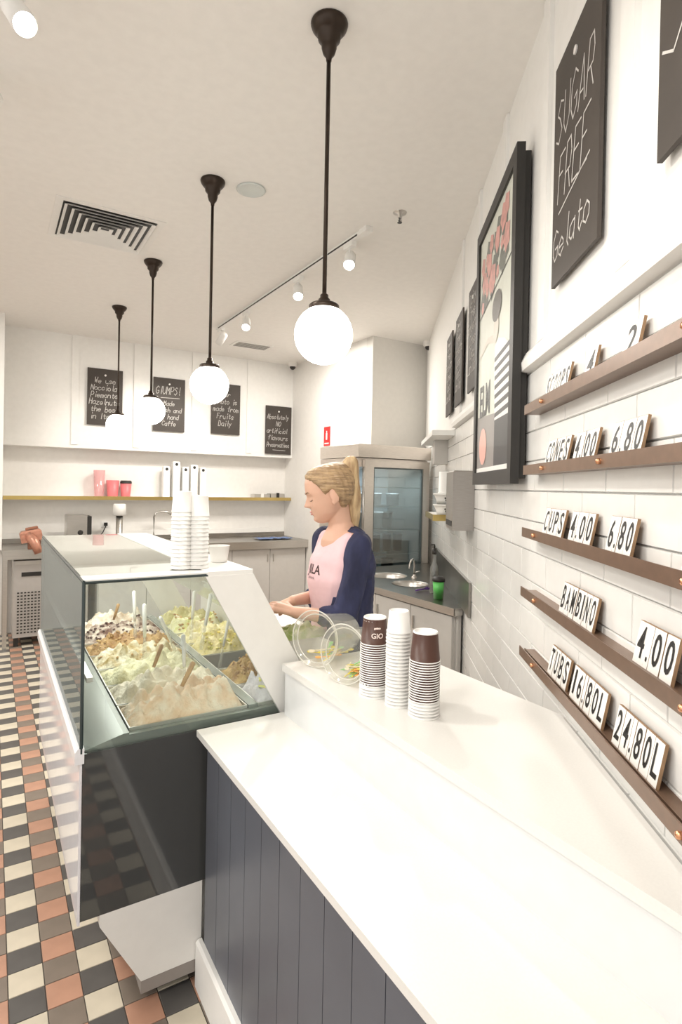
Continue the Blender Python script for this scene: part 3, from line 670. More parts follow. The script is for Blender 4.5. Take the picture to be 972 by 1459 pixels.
flat([(-pw, zb), (pw, zb), (pw, zt), (-pw, zt)], .0040).build('glazing', glass('picture_glass', (1, 1, 1), .0, 0, 0, (1, 1, 1), .12), fp)

# ------------------------------------------------------------------ price shelves and letter tiles
shz = [1.895, 1.70, 1.50, 1.308, 1.114]      # top of the front lip
shn = ['topmost', 'second from top', 'middle', 'fourth from top', 'lowest']
railx0, railx1 = -1.90, 0.35
SH = []
for i, z in enumerate(shz):
    t = wallthing('price_ledge', 'long brown metal ledge for letter tiles, %s of five' % shn[i], 'shelf', 0, z - .03, 0, 'price ledges')
    b = MB(); b.box(railx0, railx1, -.05, -.0468, 0, .03); b.box(railx0, railx1, -.0468, -.0005, 0, .003); b.box(railx0, railx1, -.0309, -.0005, .015, .018); b.build('channel', copperrail, t)
    MB().box(railx0 + .001, railx1, -.034, -.031, .003, .022).build('inner_lip', copperrail, t)
    for q in ([1.70, .92], [1.68, 1.255, .83], [1.75, .904], [1.73, .90], [1.735, .90])[i]:
        b = MB(); b.lathe([(.001, .009), (.005, .008), (.0065, .004), (.0065, 0)], 14, M=Matrix.Translation((-q, -.05, .015)) @ Matrix.Rotation(R(90), 4, 'X')); b.build('knob', copper, t, True)
    SH.append(t)
facem = mat('letter_tile_face', (.88, .86, .82), .45); edgem = mat('letter_tile_wood', (.36, .22, .12), .6, noise_amt=.2, nscale=60); inkm = mat('ink', (.015, .014, .014), .5)
HT = .082
def tilem(wd):
    key = 'lt%.4f' % wd
    if key in _tc: return _tc[key]
    b = MB(); b.box(-wd / 2 + .0006, wd / 2 - .0006, 0, .006, 0, HT, 1)
    b.add([(-wd / 2 + .001, -.0004, .001), (wd / 2 - .001, -.0004, .001), (wd / 2 - .001, -.0004, HT - .001), (-wd / 2 + .001, -.0004, HT - .001)], [(0, 1, 2, 3)], 0)
    _tc[key] = b.mesh('letter_tile', [facem, edgem]); return _tc[key]
def sign(shelf, t0, t1, chars, label):
    z = shz[shelf] - .0115; tot = t0 - t1
    narrow = {'.': .45, 'I': .6, '|': .4}
    ws = [narrow.get(c, 1) for c in chars]; k = tot / sum(ws)
    t = thing('price_sign', label, 'sign', tuple(W(t0, .029, z)), WROT, 'letter tile signs')
    t.rotation_euler = Matrix.Rotation(WROT, 3, 'Z').to_euler(); tilt = math.atan2(.016, HT)
    hold = (Matrix.Rotation(WROT, 3, 'Z') @ Matrix.Rotation(-tilt, 3, 'X')).to_euler(); t.rotation_euler = hold
    x = 0
    for c, w_ in zip(chars, ws):
        wd = w_ * k; o = link('letter_tile', tilem(wd), t, (x + wd / 2, random.uniform(-.0008, .0008), 0), (0, 0, 0))
        me = text_mesh(c, .1, inkm, 0, .0012)
        xs = [v.co.x for v in me.vertices]; ys = [v.co.y for v in me.vertices]
        bwid = max(max(xs) - min(xs), .02); sx = min(wd * .62 / bwid, .9); sy = (.060 if c != '.' else .010) / max(max(ys) - min(ys), .01)
        if c in '.I': sx = .006 / (max(xs) - min(xs)) if c == '.' else .008 / (max(xs) - min(xs))
        link('letter', me, o, (-(min(xs) + max(xs)) / 2 * sx, -.0012, .014 - min(ys) * sy), (R(90), 0, 0), (sx, sy, 1))
        x += wd
sign(0, 1.76, 1.555, 'SCOOPS', 'letter tiles spelling SCOOPS on the topmost ledge')
sign(0, 1.435, 1.372, '4', 'tile with the figure 4 in the middle of the topmost ledge')
sign(0, 1.22, 1.145, '2', 'tile with the figure 2 towards the right of the topmost ledge')
sign(1, 1.745, 1.545, 'CONES', 'letter tiles spelling CONES on the second ledge')
sign(1, 1.50, 1.35, '4.00', 'price tiles 4.00 on the second ledge beside CONES')
sign(1, 1.27, 1.118, '6.80', 'price tiles 6.80 on the second ledge')
sign(1, .965, .80, '8.80', 'tile row at the right edge on the second ledge')
sign(2, 1.75, 1.572, 'CUPS', 'letter tiles spelling CUPS on the middle ledge')
sign(2, 1.52, 1.364, '4.00', 'price tiles 4.00 on the middle ledge beside CUPS')
sign(2, 1.275, 1.15, '6.80', 'price tiles 6.80 on the middle ledge')
sign(2, .965, .80, '8.80', 'price tiles starting with 8, cut by the picture edge on the middle ledge')
sign(3, 1.575, 1.335, 'BAMBINO', 'letter tiles spelling BAMBINO on the fourth ledge')
sign(3, 1.13, .985, '4.00', 'price tiles 4.00 on the fourth ledge')
sign(4, 1.665, 1.51, 'TUBS', 'letter tiles spelling TUBS on the lowest ledge')
sign(4, 1.48, 1.27, '16.80L', 'price tiles 16.80L on the lowest ledge')
sign(4, 1.215, 1.025, '24.80L', 'price tiles 24.80L, nearest the camera on the lowest ledge')

# ------------------------------------------------------------------ sink corner on the right
ZB = .92
q0 = (2.32, 2.50); q1 = (2.385, 2.495)
bench = thing('sink_bench', 'stainless steel sink bench on pale cabinets along the right wall', 'bench', (2.6, 3.2, 0))
poly = [(2.32, 2.50), (wv(2.50) - .012, 2.50), (wv(4.15) - .015, 4.15), (2.32, 4.15)]
# top with two round bowls: ring pieces around each bowl
bowls = [(2.72, 3.62, .15), (2.98, 3.88, .13)]
bowls = [(2.62, 3.30, .13), (2.70, 3.68, .15)]
bmx = bmesh.new()
vs = [bmx.verts.new((x, y, ZB)) for x, y in poly]; es = [bmx.edges.new((vs[i], vs[(i + 1) % 4])) for i in range(4)]
for (bx, by, br) in bowls:
    cs = [bmx.verts.new((bx + br * math.cos(a * math.pi / 14), by + br * math.sin(a * math.pi / 14), ZB)) for a in range(28)]
    es += [bmx.edges.new((cs[i], cs[(i + 1) % 28])) for i in range(28)]
bmesh.ops.triangle_fill(bmx, use_beauty=True, use_dissolve=False, edges=es)
for f in list(bmx.faces):
    c = f.calc_center_median()
    if any((c.x - bx) ** 2 + (c.y - by) ** 2 < (br * .97) ** 2 for bx, by, br in bowls): bmx.faces.remove(f)
me = bpy.data.meshes.new('bench_top'); bmx.to_mesh(me); bmx.free(); me.materials.append(steeld)
o = link('bench_top', me, bench); o.matrix_parent_inverse = Matrix.Translation(-bench.location)
fc = MB()
for a, b_ in ((poly[3], poly[0]), (poly[0], poly[1])):
    a, b_ = Vector(a), Vector(b_); d = (b_ - a).normalized(); n = Vector((d.y, -d.x)) * .006
    fc.prism([tuple(a), tuple(b_), tuple(b_ + n), tuple(a + n)][::-1], ZB - .045, ZB)
part(fc, 'front_edge', steel, bench)
for bx, by, br in bowls:
    b = MB(); b.lathe([(br + .006, ZB + .002), (br, ZB + .001), (br - .004, ZB - .02), (br - .03, ZB - .11), (.02, ZB - .12), (.001, ZB - .12)], 28, M=Matrix.Translation((bx, by, 0))); part(b, 'sink_bowl', steel, bench, True)
up = MB(); a = W(3.15, .002); b_ = W(5.3, .002); a2 = W(3.15, .016); b2 = W(5.3, .016)
up.prism([(a.x, a.y), (a2.x, a2.y), (b2.x, b2.y), (b_.x, b_.y)][::-1], ZB, ZB + .19); part(up, 'upstand', steeld, bench)
part(MB().prism([(2.35, 2.53), (wv(2.53) - .03, 2.53), (wv(4.15) - .03, 4.15), (2.35, 4.15)], .06, ZB - .045), 'cabinet_body', cabm, bench)
for k, (a, b_) in enumerate(((2.535, 2.92), (2.925, 3.32), (3.325, 3.73), (3.735, 4.14))):
    d_ = part(MB().bevbox(2.332, 2.349, a, b_, .09, ZB - .055, .002), 'door', cabm, bench)
    hnd = MB().box(2.318, 2.331, b_ - .035, b_ - .028, .72, .80).build('handle', steel, None); hnd.parent = d_; hnd.matrix_parent_inverse = d_.matrix_parent_inverse @ Matrix.Identity(4); hnd.matrix_parent_inverse = Matrix.Identity(4)
    hnd['label'] = 'steel bar handle'
part(MB().bevbox(2.36, wv(2.512) - .013, 2.512, 2.529, .0, ZB - .046, .002), 'end_panel', cabm, bench)

# things on the sink bench
t = thing('green_cup', 'bright green plastic cup holding dark-handled utensils on the sink bench', 'cup', (2.43, 2.77, ZB + .001))
b = MB(); b.lathe([(.001, .004), (.030, .004), (.030, 0), (.036, .11), (.034, .11), (.029, .006)], 24); b.build('cup_body', green, t, True)
b = MB(); b.lathe([(.036, .11), (.041, .112), (.041, .125), (.032, .14), (.001, .14)][::-1], 24); b.build('lid', black, t, True)
t = thing('soap_bottle', 'slim black and clear bottle standing behind the green cup', 'bottle', (2.53, 2.93, ZB + .001))
b = MB(); b.lathe([(.001, 0), (.026, 0), (.028, .01), (.028, .17), (.012, .21), (.012, .26)][::-1], 20); b.build('bottle_body', glass('bottle_clear', (.5, .5, .48), .12, .05, .3, (.35, .35, .33)), t, True)
b = MB(); b.lathe([(.013, .26), (.016, .262), (.016, .30), (.001, .30)][::-1], 16); b.tube([(0, 0, .30), (0, 0, .325), (-.03, 0, .325)], .004); b.build('pump', black, t, True)
t = thing('purple_brush', 'small purple scrubbing brush lying by the sink', 'brush', (2.50, 3.02, ZB + .001))
b = MB(); b.tube([(-.05, 0, .01), (.03, .01, .012)], .006); b.build('handle', mat('purple', (.12, .05, .25), .4), t, True)
b = MB()
for k in range(60):
    a = random.uniform(0, 6.28); r_ = random.uniform(.0, .026); b.tube([(.05 + .4 * r_ * math.cos(a), .4 * r_ * math.sin(a), .008), (.05 + r_ * math.cos(a), r_ * math.sin(a), random.uniform(.012, .03))], .0015, 4)
stuff(b.build('bristles', mat('purple', (.12, .05, .25), .4), t))
t = thing('swan_tap', 'thin chrome swan-neck tap over the round sink', 'tap', (2.82, 3.50, ZB))
b = MB(); b.lathe([(.022, 0), (.022, .012), (.012, .018), (.012, .03)][::-1], 16)
b.tube([(0, 0, .02), (0, 0, .10), (-.012, -.01, .135), (-.04, -.03, .155), (-.08, -.06, .15), (-.11, -.08, .12), (-.115, -.085, .09)], .007, 8); b.build('spout', steel, t, True)
b = MB(); b.tube([(0, 0, .04), (.03, -.03, .055)], .005); b.build('lever', steel, t, True)
# wall shelf with bowls
t = wallthing('wall_shelf', 'small brass-edged shelf on the right wall holding paper bowls', 'shelf', 3.98, 1.425, 0)
MB().box(-.28, .28, -.16, -.001, 0, .022).build('shelf_board', white, t); MB().box(-.282, .282, -.164, -.1605, -.012, .028).build('brass_edge', brass, t)
MB().box(.2805, .284, -.1605, -.001, -.012, .028).build('brass_end', brass, t)
bow = MB(); bow.lathe([(.001, .002), (.045, .002), (.045, 0), (.052, .03), (.066, .06), (.072, .062), (.072, .07), (.064, .07), (.045, .012)], 28)
bm_ = bow.mesh('paper_bowl', cupw, True)
pos = W(3.78, .085, 0)
for k, lb in enumerate(('lower white paper bowl with a small dark logo on the wall shelf', 'upper white paper bowl with a small dark logo on the wall shelf')):
    o = link('paper_bowl', bm_, None, (pos.x, pos.y, 1.4475 + k * .071)); tag(o, lb, 'bowl')
    for a0 in (-125, -75):
        b = MB()
        for sgn in (0, 1):
            aa = R(a0 + sgn * 6); z_ = .042 - sgn * .014; rr = .052 + (z_ - .03) * .45 + .0016
            b.add([(rr * math.cos(aa + math.cos(q * math.pi / 5) * .09), rr * math.sin(aa + math.cos(q * math.pi / 5) * .09), z_ + .008 * math.sin(q * math.pi / 5)) for q in range(10)], [tuple(range(10))])
        b.build('logo', black, o)
t = thing('cup_tower', 'tall white paper cup sleeve standing on the paper bowls', 'cups', (pos.x, pos.y, 1.5905))
b = MB(); b.lathe([(.042, 0), (.042, .006), (.038, .007), (.036, .14), (.001, .14)], 20); b.build('sleeve', cupw, t, True)
# towel dispenser
t = wallthing('towel_dispenser', 'brushed steel paper towel dispenser on the tiled wall behind the poster', 'dispenser', 3.27, 1.395, 0)
MB().bevbox(-.15, .15, -.115, -.001, .0, .325, .006).build('case', mat('dispenser_steel', (.36, .335, .31), .4, metal=.7, noise_amt=.1, stretch=(1, 1, 20)), t)
MB().box(-.12, .12, -.118, -.1155, .02, .05).build('towel_slot', black, t)
# ledge above
t = wallthing('high_wall_ledge', 'white boxed ledge high on the right wall beside the fridge top', 'shelf', 4.45, 1.985, 0)
MB().bevbox(-.5, .5, -.155, -.001, 0, .036, .003).build('ledge_board', white, t)
MB().box(-.03, .12, -.10, -.001, -.18, -.001).build('bracket', mat('bracket_grey', (.5, .48, .45), .5), t)

# ------------------------------------------------------------------ fridge
fr = thing('upright_fridge', 'tall stainless upright fridge with a glass door in the corner', 'fridge', (3.15, 4.5, 0))
X0, X1, Y0, Y1 = 2.74, 3.555, 4.2, 4.88
b = MB(); b.box(X0, X0 + .04, Y0 + .05, Y1, .1, 1.88); b.box(X1 - .04, X1, Y0 + .05, Y1, .1, 1.88); b.box(X0 + .04, X1 - .04, Y1 - .04, Y1, .1, 1.88); b.box(X0 + .04, X1 - .04, Y0 + .05, Y1 - .04, 1.80, 1.88); b.box(X0 + .04, X1 - .04, Y0 + .05, Y1 - .04, .1, .2)
part(b, 'cabinet', mat('fridge_steel', (.70, .64, .58), .32, metal=.8, noise_amt=.08, stretch=(1, 1, 10)), fr)
part(MB().bevbox(X0 - .005, X1 + .005, Y0, Y1, 1.885, 2.0, .004), 'top_cowl', MATS['fridge_steel'], fr)
part(MB().box(X0 + .0405, X1 - .0405, Y1 - .06, Y1 - .041, .2, 1.80), 'liner', mat('liner', (.62, .70, .74), .4), fr)
dr = MB(); dx0, dx1 = 2.81, 3.545
dr.box(dx0, 2.905, Y0, Y0 + .045, .2, 1.865); dr.box(3.47, dx1, Y0, Y0 + .045, .2, 1.865); dr.box(2.905, 3.47, Y0, Y0 + .045, 1.80, 1.865); dr.box(2.905, 3.47, Y0, Y0 + .045, .2, .72)
door = part(dr, 'door', MATS['fridge_steel'], fr)
g_ = MB().box(2.905, 3.47, Y0 + .018, Y0 + .024, .72, 1.80).build('glass_pane', glass('fridge_glass', (.80, .88, .90), .22, .03), None); g_.parent = door
b = MB(); b.box(2.905, 2.918, Y0 + .008, Y0 + .017, .72, 1.80); b.box(3.457, 3.47, Y0 + .008, Y0 + .017, .72, 1.80); b.box(2.918, 3.457, Y0 + .008, Y0 + .017, 1.787, 1.80); k_ = b.build('gasket', mat('gasket', (.12, .14, .14), .5), None); k_.parent = door
b = MB(); b.tube([(2.785, Y0 - .02, 1.0), (2.785, Y0 - .02, 1.8)], .007, 8); part(b, 'side_tube', steel, fr, True)
for zz in (.75, 1.0, 1.22, 1.44, 1.62):
    sh = MB()
    for k in range(9): sh.box(X0 + .05 + k * .09, X0 + .054 + k * .09, Y0 + .08, Y1 - .08, zz, zz + .004)
    sh.box(X0 + .041, X1 - .041, Y0 + .075, Y0 + .083, zz - .003, zz + .006); part(sh, 'wire_shelf', steel, fr)
lamp('fridge_fill_light', 'AREA', (3.15, 4.36, 1.78), 2.5, (.85, .95, 1), .35, (3.15, 4.5, 0)).data.size_y = .08  # added fill inside the fridge, lightens what the glass shows
fcol = [mat('tub_dark', (.05, .05, .055), .5), mat('tub_pale', (.78, .80, .82), .5), mat('tub_grey', (.32, .35, .36), .5), mat('tub_green', (.10, .25, .14), .5)]
rng = random.Random(11)
for zz, hh, pal, sn_ in ((.756, .17, (0, 0, 2, 0), 'lowest'), (1.006, .17, (0, 2, 0, 3), 'second lowest'), (1.226, .16, (1, 1, 2), 'middle'), (1.446, .12, (1, 2, 1), 'second highest')):
    x = X0 + .10; ti = 0
    while x < X1 - .16:
        w_ = rng.uniform(.09, .14); b = MB(); b.lathe([(.001, 0), (w_ * .42, 0), (w_ * .46, hh * .9), (w_ * .48, hh * .9), (w_ * .48, hh), (.001, hh)][::-1], 16)
        o = b.build('storage_tub', fcol[pal[int(rng.random() * len(pal))]], None, True); o.location = (x + w_ / 2, Y0 + .30 + rng.uniform(0, .15), zz)
        tag(o, 'storage tub %s from the left on the %s fridge shelf' % (('first', 'second', 'third', 'fourth', 'fifth', 'sixth')[ti], sn_), 'tub', 'tubs inside the fridge'); ti += 1; x += w_ + .03

# ------------------------------------------------------------------ back wall: benches, shelf and what stands there
bb = thing('back_bench', 'long steel-topped bench with pale cupboards against the back wall', 'bench', (1.8, 6.65, 0))
part(MB().box(.10, VS - .004, 6.3, UB - .004, .905, .95), 'bench_top', steeld, bb)
part(MB().box(.10, VS - .004, 6.292, 6.2995, .86, .951), 'front_edge', steel, bb)
part(MB().box(.10, VS - .004, UB - .02, UB - .004, .951, 1.0), 'steel_upstand', steeld, bb)
part(MB().box(.10, VS - .004, UB - .014, UB - .004, 1.001, 1.06), 'white_upstand', white, bb)
part(MB().box(.105, .14, 6.30, 6.335, 0, .905), 'leg', steel, bb); part(MB().box(.105, .14, 6.9, 6.935, 0, .905), 'leg', steel, bb)
part(MB().box(.95, VS - .01, 6.36, UB - .03, .08, .904), 'cupboard_body', cabm, bb)
for k in range(5):
    a = .96 + k * .482
    d_ = part(MB().bevbox(a, a + .476, 6.34, 6.358, .10, .855, .002), 'door', cabm, bb)
    hx = a + (.44 if k % 2 else .035); h_ = MB().box(hx, hx + .008, 6.325, 6.339, .70, .79).build('handle', steel, None); h_.parent = d_
uf = thing('undercounter_fridge', 'steel undercounter fridge with dark display under the back bench', 'fridge', (.5, 6.6, .0))
part(MB().bevbox(.19, .86, 6.36, 6.92, .09, .84, .004), 'cabinet', mat('ucsteel', (.52, .50, .48), .35, metal=.5), uf)
part(MB().box(.205, .845, 6.348, 6.359, .80, .838), 'top_rail', steel, uf)
part(MB().box(.26, .50, 6.352, 6.3595, .685, .725), 'display', black, uf)
gr = MB()
for a in range(11):
    for b_ in range(14): gr.box(.225 + a * .03, .243 + a * .03, 6.3545, 6.3598, .13 + b_ * .03, .142 + b_ * .03)
stuff(part(gr, 'grille_holes', black, uf))
for x in (.22, .82):
    for y in (6.40, 6.88): part(MB().box(x - .02, x + .02, y - .02, y + .02, 0, .0895), 'foot', black, uf)
bs = thing('back_shelf', 'long white shelf with brass front edge across the back wall', 'shelf', (1.8, 6.9, 1.43))
part(MB().box(.10, VS - .005, 6.80, UB - .004, 1.43, 1.452), 'shelf_board', white, bs); part(MB().box(.10, VS - .005, 6.792, 6.7995, 1.422, 1.462), 'brass_edge', brass, bs)
ZS = 1.4525
def tallcup(x, y, h, r, m, lb, lid=None):
    t = thing('takeaway_cup_stack', lb, 'cups', (x, y, ZS))
    b = MB(); b.lathe([(r * .78, 0), (r, h), (r * .9, h), (.001, h - .004)][::-1], 20); b.build('cups', m, t, True)
    if lid: b = MB(); b.lathe([(r * 1.03, h - .004), (r * 1.05, h + .012), (r * .9, h + .03), (.001, h + .03)][::-1], 20); b.build('lid', lid, t, True)
tallcup(1.03, 6.89, .30, .062, palepink, 'tall pale pink see-through cup stack on the brass-edged back shelf')
tallcup(1.175, 6.90, .19, .070, pinkcup, 'pink paper cup stack between the pale stack and the lidded cup')
tallcup(1.315, 6.885, .16, .062, pinkcup, 'pink takeaway cup with a black lid on the back shelf', black)
for k, (x, h, w_) in enumerate(((1.77, .37, .038), (1.885, .43, .042), (1.995, .37, .038), (2.10, .40, .042), (2.21, .37, .036))):
    t = thing('cone_sleeve_box', 'tall white tube box with a dark hole, %s of five on the back shelf' % ('leftmost', 'second', 'middle', 'fourth', 'rightmost')[k], 'box', (x, 6.90, ZS))
    MB().bevbox(-w_, w_, -.04, .04, 0, h, .01).build('box_body', cupw, t)
    b = MB(); b.lathe([(.001, 0), (.018, 0)][::-1], 16, M=Matrix.Translation((0, -.0402, h - .035)) @ Matrix.Rotation(R(90), 4, 'X')); b.build('hole', black, t)
for k, (x, w_, h) in enumerate(((2.98, .11, .05), (3.20, .10, .06))):
    t = thing('steel_tray', ('low steel tray on the right end of the back shelf', 'steel tray with a black clip beside the corner on the back shelf')[k], 'tray', (x, 6.885, ZS))
    b = MB(); b.box(-w_, w_, -.06, -.056, 0, h); b.box(-w_, w_, .056, .06, 0, h); b.box(-w_, -w_ + .004, -.056, .056, 0, h); b.box(w_ - .004, w_, -.056, .056, 0, h); b.box(-w_ + .004, w_ - .004, -.056, .056, 0, .004); b.build('tray_body', steel, t)
    MB().box(-.02, .02, -.066, -.0605, .005, h + .01).build('clip', black if k else cupw, t)
t = thing('milk_steamer', 'square steel appliance with a black side on the back bench', 'appliance', (.80, 6.72, .951))
MB().bevbox(-.12, .075, -.12, .12, 0, .315, .006).build('steel_case', steel, t); MB().box(.076, .12, -.11, .11, .0, .30).build('black_side', black, t)
b = MB(); b.lathe([(.001, .012), (.022, .01), (.028, 0)], 16, M=Matrix.Translation((.01, -.1205, .13)) @ Matrix.Rotation(R(90), 4, 'X')); b.build('dial', black, t)
b = MB(); sph(b, (.15, -.08, .03), .03, n=6); b.build('knob', black, t, True)
t = thing('blender', 'small blender with a white top and steel stem on the back bench', 'appliance', (1.22, 6.72, .951))
b = MB(); b.lathe([(.001, 0), (.075, 0), (.075, .03), (.05, .05), (.036, .06), (.036, .30), (.001, .30)][::-1], 20); b.build('steel_body', steel, t, True)
b = MB(); b.lathe([(.05, .30), (.072, .31), (.066, .42), (.06, .43), (.001, .43)][::-1], 20); b.build('white_head', cupw, t, True)
t = thing('power_outlet', 'wall outlet with a black plug and cable behind the blender', 'outlet', (1.12, UB - .0005, 1.14))
MB().box(-.045, .045, -.008, 0, -.035, .035).build('plate', white, t); MB().bevbox(-.018, .018, -.04, -.009, -.018, .018, .003).build('plug', black, t)
b = MB(); b.tube([(0, -.04, 0), (-.01, -.07, -.03), (-.04, -.08, -.09), (-.09, -.10, -.15), (-.16, -.14, -.18)], .006, 6); b.build('cable', black, t, True)
t = thing('bench_tap', 'steel gooseneck tap over the back bench', 'tap', (1.63, 6.86, .951))
b = MB(); b.lathe([(.028, 0), (.028, .015), (.014, .02)][::-1], 16); b.tube([(0, 0, 0), (0, 0, .27), (.02, 0, .315), (.06, -.01, .335), (.15, -.02, .33), (.19, -.02, .30)], .012, 10); b.build('spout', steel, t, True)
t = thing('blue_cloth', 'folded blue cloth and clear film on the back bench behind the woman', 'cloth', (3.02, 6.55, .9515))
b = MB(); nx = 16
v = [((i / nx - .5) * .46, (j / 8 - .5) * .22, .012 + .014 * noise.noise(Vector((i * .5, j * .6, 2)))) for i in range(nx + 1) for j in range(9)]
b.add(v + [(a, c_, 0) for a, c_, d in v], [(i * 9 + j, (i + 1) * 9 + j, (i + 1) * 9 + j + 1, i * 9 + j + 1) for i in range(nx) for j in range(8)]); b.build('cloth', mat('blue_cloth', (.18, .26, .48), .7, noise_amt=.3), t, True)
# copper-pink wrapped item hanging over the bench edge
t = thing('copper_scoop_rack', 'rose copper dispenser tipped over the front edge of the back bench', 'dispenser', (.37, 6.365, .9515))
b = MB(); b.bevbox(-.10, .09, -.06, .10, .08, .19, .02, 0, Matrix.Rotation(R(-12), 4, 'Y')); b.build('hopper', mat('rose_copper', (.62, .30, .21), .35, metal=.4, noise_amt=.3, nscale=20), t)
b = MB(); b.tube([(-.05, -.03, .13), (-.01, -.10, .08), (.03, -.125, -.03)], [.05, .045, .038], 14); b.build('chute', MATS['rose_copper'], t, True)
MB().box(-.06, .05, -.04, .07, 0, .09).build('base', mat('brown_base', (.28, .12, .07), .5), t)
MB().bevbox(-.04, .07, -.02, .05, .195, .215, .004, 0, Matrix.Rotation(R(-12), 4, 'Y')).build('label_plate', mat('brown_base', (.28, .12, .07), .5), t)
# fire sign on the side wall
t = thing('fire_sign', 'small red fire extinguisher sign on the wall left of the fridge', 'sign', (VS - .001, 5.87, 2.10))
MB().box(-.006, 0, -.07, .07, 0, .225).build('plate', mat('sign_red', (.72, .03, .03), .4), t)
b = MB(); b.box(-.0075, -.0062, -.012, .022, .07, .15); b.box(-.0075, -.0062, -.004, .012, .15, .175); b.box(-.0075, -.0062, -.05, .05, .02, .035); b.build('pictogram', mat('sign_white', (.85, .85, .85), .5), t)

# ------------------------------------------------------------------ paper and bag by the woman's hands
t = thing('white_tray', 'white tray at the rear of the display case under her hands', 'tray', (1.035, 2.30, 1.0405))
MB().bevbox(-.09, .08, -.22, .25, 0, .012, .003).build('tray_body', cupw, t)
b = MB(); b.box(-.09, -.084, -.22, .25, .0121, .03); b.build('lip', cupw, t)
t = thing('folded_wrapper', 'crumpled cream and green wrapper on the case behind the white cheek', 'wrapper', (1.03, 1.96, 1.0405))
b = MB(); v = [((i / 12 - .5) * .16, (j / 12 - .5) * .09, .03 + .03 * noise.noise(Vector((i * .4, j * .5, 7)))) for i in range(13) for j in range(13)]
b.add(v + [(a, c_, 0.0) for a, c_, d in v], [(i * 13 + j, (i + 1) * 13 + j, (i + 1) * 13 + j + 1, i * 13 + j + 1) for i in range(12) for j in range(12)] + [(169 + j, 169 + j + 1, j + 1, j) for j in range(12)] + [(169 + i * 13, i * 13, (i + 1) * 13, 169 + (i + 1) * 13) for i in range(12)])
b.build('wrapper', mat('wrapper', (.72, .70, .52), .6, col2=(.35, .45, .15), nscale=18), t)

# ------------------------------------------------------------------ the woman
D0 = 2.33
O = P(486, 757, D0); O = Vector((O.x, O.y, 0))
wo = thing('person', 'woman with blonde ponytail in navy cardigan and pink top, working behind the case', 'person', tuple(O))
def L(x, y, d): return P(x, y, d) - O                      # pixel+distance to woman-local
FW = Vector((-1, -.05, 0)).normalized()                     # body faces the case
HC = L(468, 703, 2.33)                                      # head centre
hf = (Vector((-r0[0], -r0[1], 0)) * .97 + Vector((-r2[0], -r2[1], 0)) * .14).normalized()     # head turned to the left of the view
pitch = R(14)
hl = Vector((0, 0, 1)).cross(hf).normalized()               # her left
Fv = (hf * math.cos(pitch) - Vector((0, 0, 1)) * math.sin(pitch)).normalized(); Uv = (Vector((0, 0, 1)) * math.cos(pitch) + hf * math.sin(pitch)).normalized()
HR = Matrix((Fv, hl, Uv)).transposed()                      # columns: forward, left, up
def H(f, l, u): return HC + Fv * f + hl * l + Uv * u
b = MB()
def hs(f, l, u, r, sq=(1, 1, 1), n=12): sph(b, H(f, l, u), r, sq, HR, n)
TAB = [(.114, -.005, -.035, .012), (.108, .035, -.062, .036), (.100, .055, -.078, .052), (.085, .074, -.092, .064), (.06, .086, -.101, .073), (.035, .090, -.104, .0755), (.015, .0905, -.102, .0755),
       (0, .087, -.098, .074), (-.02, .085, -.090, .071), (-.04, .084, -.078, .067), (-.055, .083, -.062, .062), (-.075, .081, -.042, .055), (-.092, .078, -.022, .043), (-.105, .070, 0, .031), (-.113, .052, .018, .014)]
def hsec(u):
    for k in range(len(TAB) - 1):
        a, c_ = TAB[k], TAB[k + 1]
        if a[0] >= u >= c_[0]:
            t = (a[0] - u) / (a[0] - c_[0]); return [a[q] + (c_[q] - a[q]) * t for q in (1, 2, 3)]
    return TAB[-1][1:] if u < 0 else TAB[0][1:]
def g_(x, m, sg): return math.exp(-((x - m) / sg) ** 2)
def face_pt(u, ph):
    fr, bk_, hw = hsec(u); cf = (fr + bk_) / 2; a = (fr - bk_) / 2
    c_, sn = math.cos(ph), math.sin(ph); e_ = 2 / 2.25
    f = cf + a * math.copysign(abs(c_) ** e_, c_); l = hw * math.copysign(abs(sn) ** e_, sn)
    if c_ > 0:
        if -.050 < u < .008:
            amp = .026 * min(1, max(0, (.008 - u) / .040)) * (1 if u > -.033 else max(0, 1 - (-.033 - u) / .011))
            f += amp * g_(l, 0, .0085 + .35 * max(0, -u) * .25) + (.004 * g_(u, -.033, .007) * (g_(l, .012, .006) + g_(l, -.012, .006)))
        f += .0065 * g_(u, -.0565, .0045) * g_(l, 0, .019) + .0060 * g_(u, -.0680, .0050) * g_(l, 0, .016)
        f -= .0030 * g_(u, -.0622, .0022) * g_(l, 0, .022) + .0035 * g_(u, -.0785, .006) * g_(l, 0, .02)
        f += .0045 * g_(u, -.094, .011) * g_(l, 0, .018)
        for sd in (-1, 1):
            f -= .0105 * g_(u, -.002, .013) * g_(l, sd * .031, .014); f += .0065 * g_(u, -.006, .0075) * g_(l, sd * .032, .011)
            f += .003 * g_(u, .018, .006) * g_(l, sd * .030, .018); f += .004 * g_(u, -.035, .015) * g_(l, sd * .045, .016)
    return f, l
def head_shell(mb, fn, nu=110, na=120):
    v = []; fcs = []
    for k in range(nu + 1):
        u = .114 - .227 * k / nu
        for j in range(na):
            f, l, uu = fn(u, 2 * math.pi * j / na); v.append(tuple(H(f, l, uu)))
    for k in range(nu):
        for j in range(na): q = (j + 1) % na; fcs.append((k * na + j, (k + 1) * na + j, (k + 1) * na + q, k * na + q))
    fcs += [tuple(range(na)), tuple(range((nu + 1) * na - 1, nu * na - 1, -1))]
    mb.add(v, fcs)
head_shell(b, lambda u, ph: (*face_pt(u, ph), u))
for s in (-1, 1):
    er = HR @ Matrix.Rotation(R(12), 3, 'Y')
    sph(b, H(-.012, s * .079, -.012), .031, (.55, .20, 1.0), er, 10); sph(b, H(-.006, s * .078, -.036), .010, (1, .6, 1.2), er, 8)
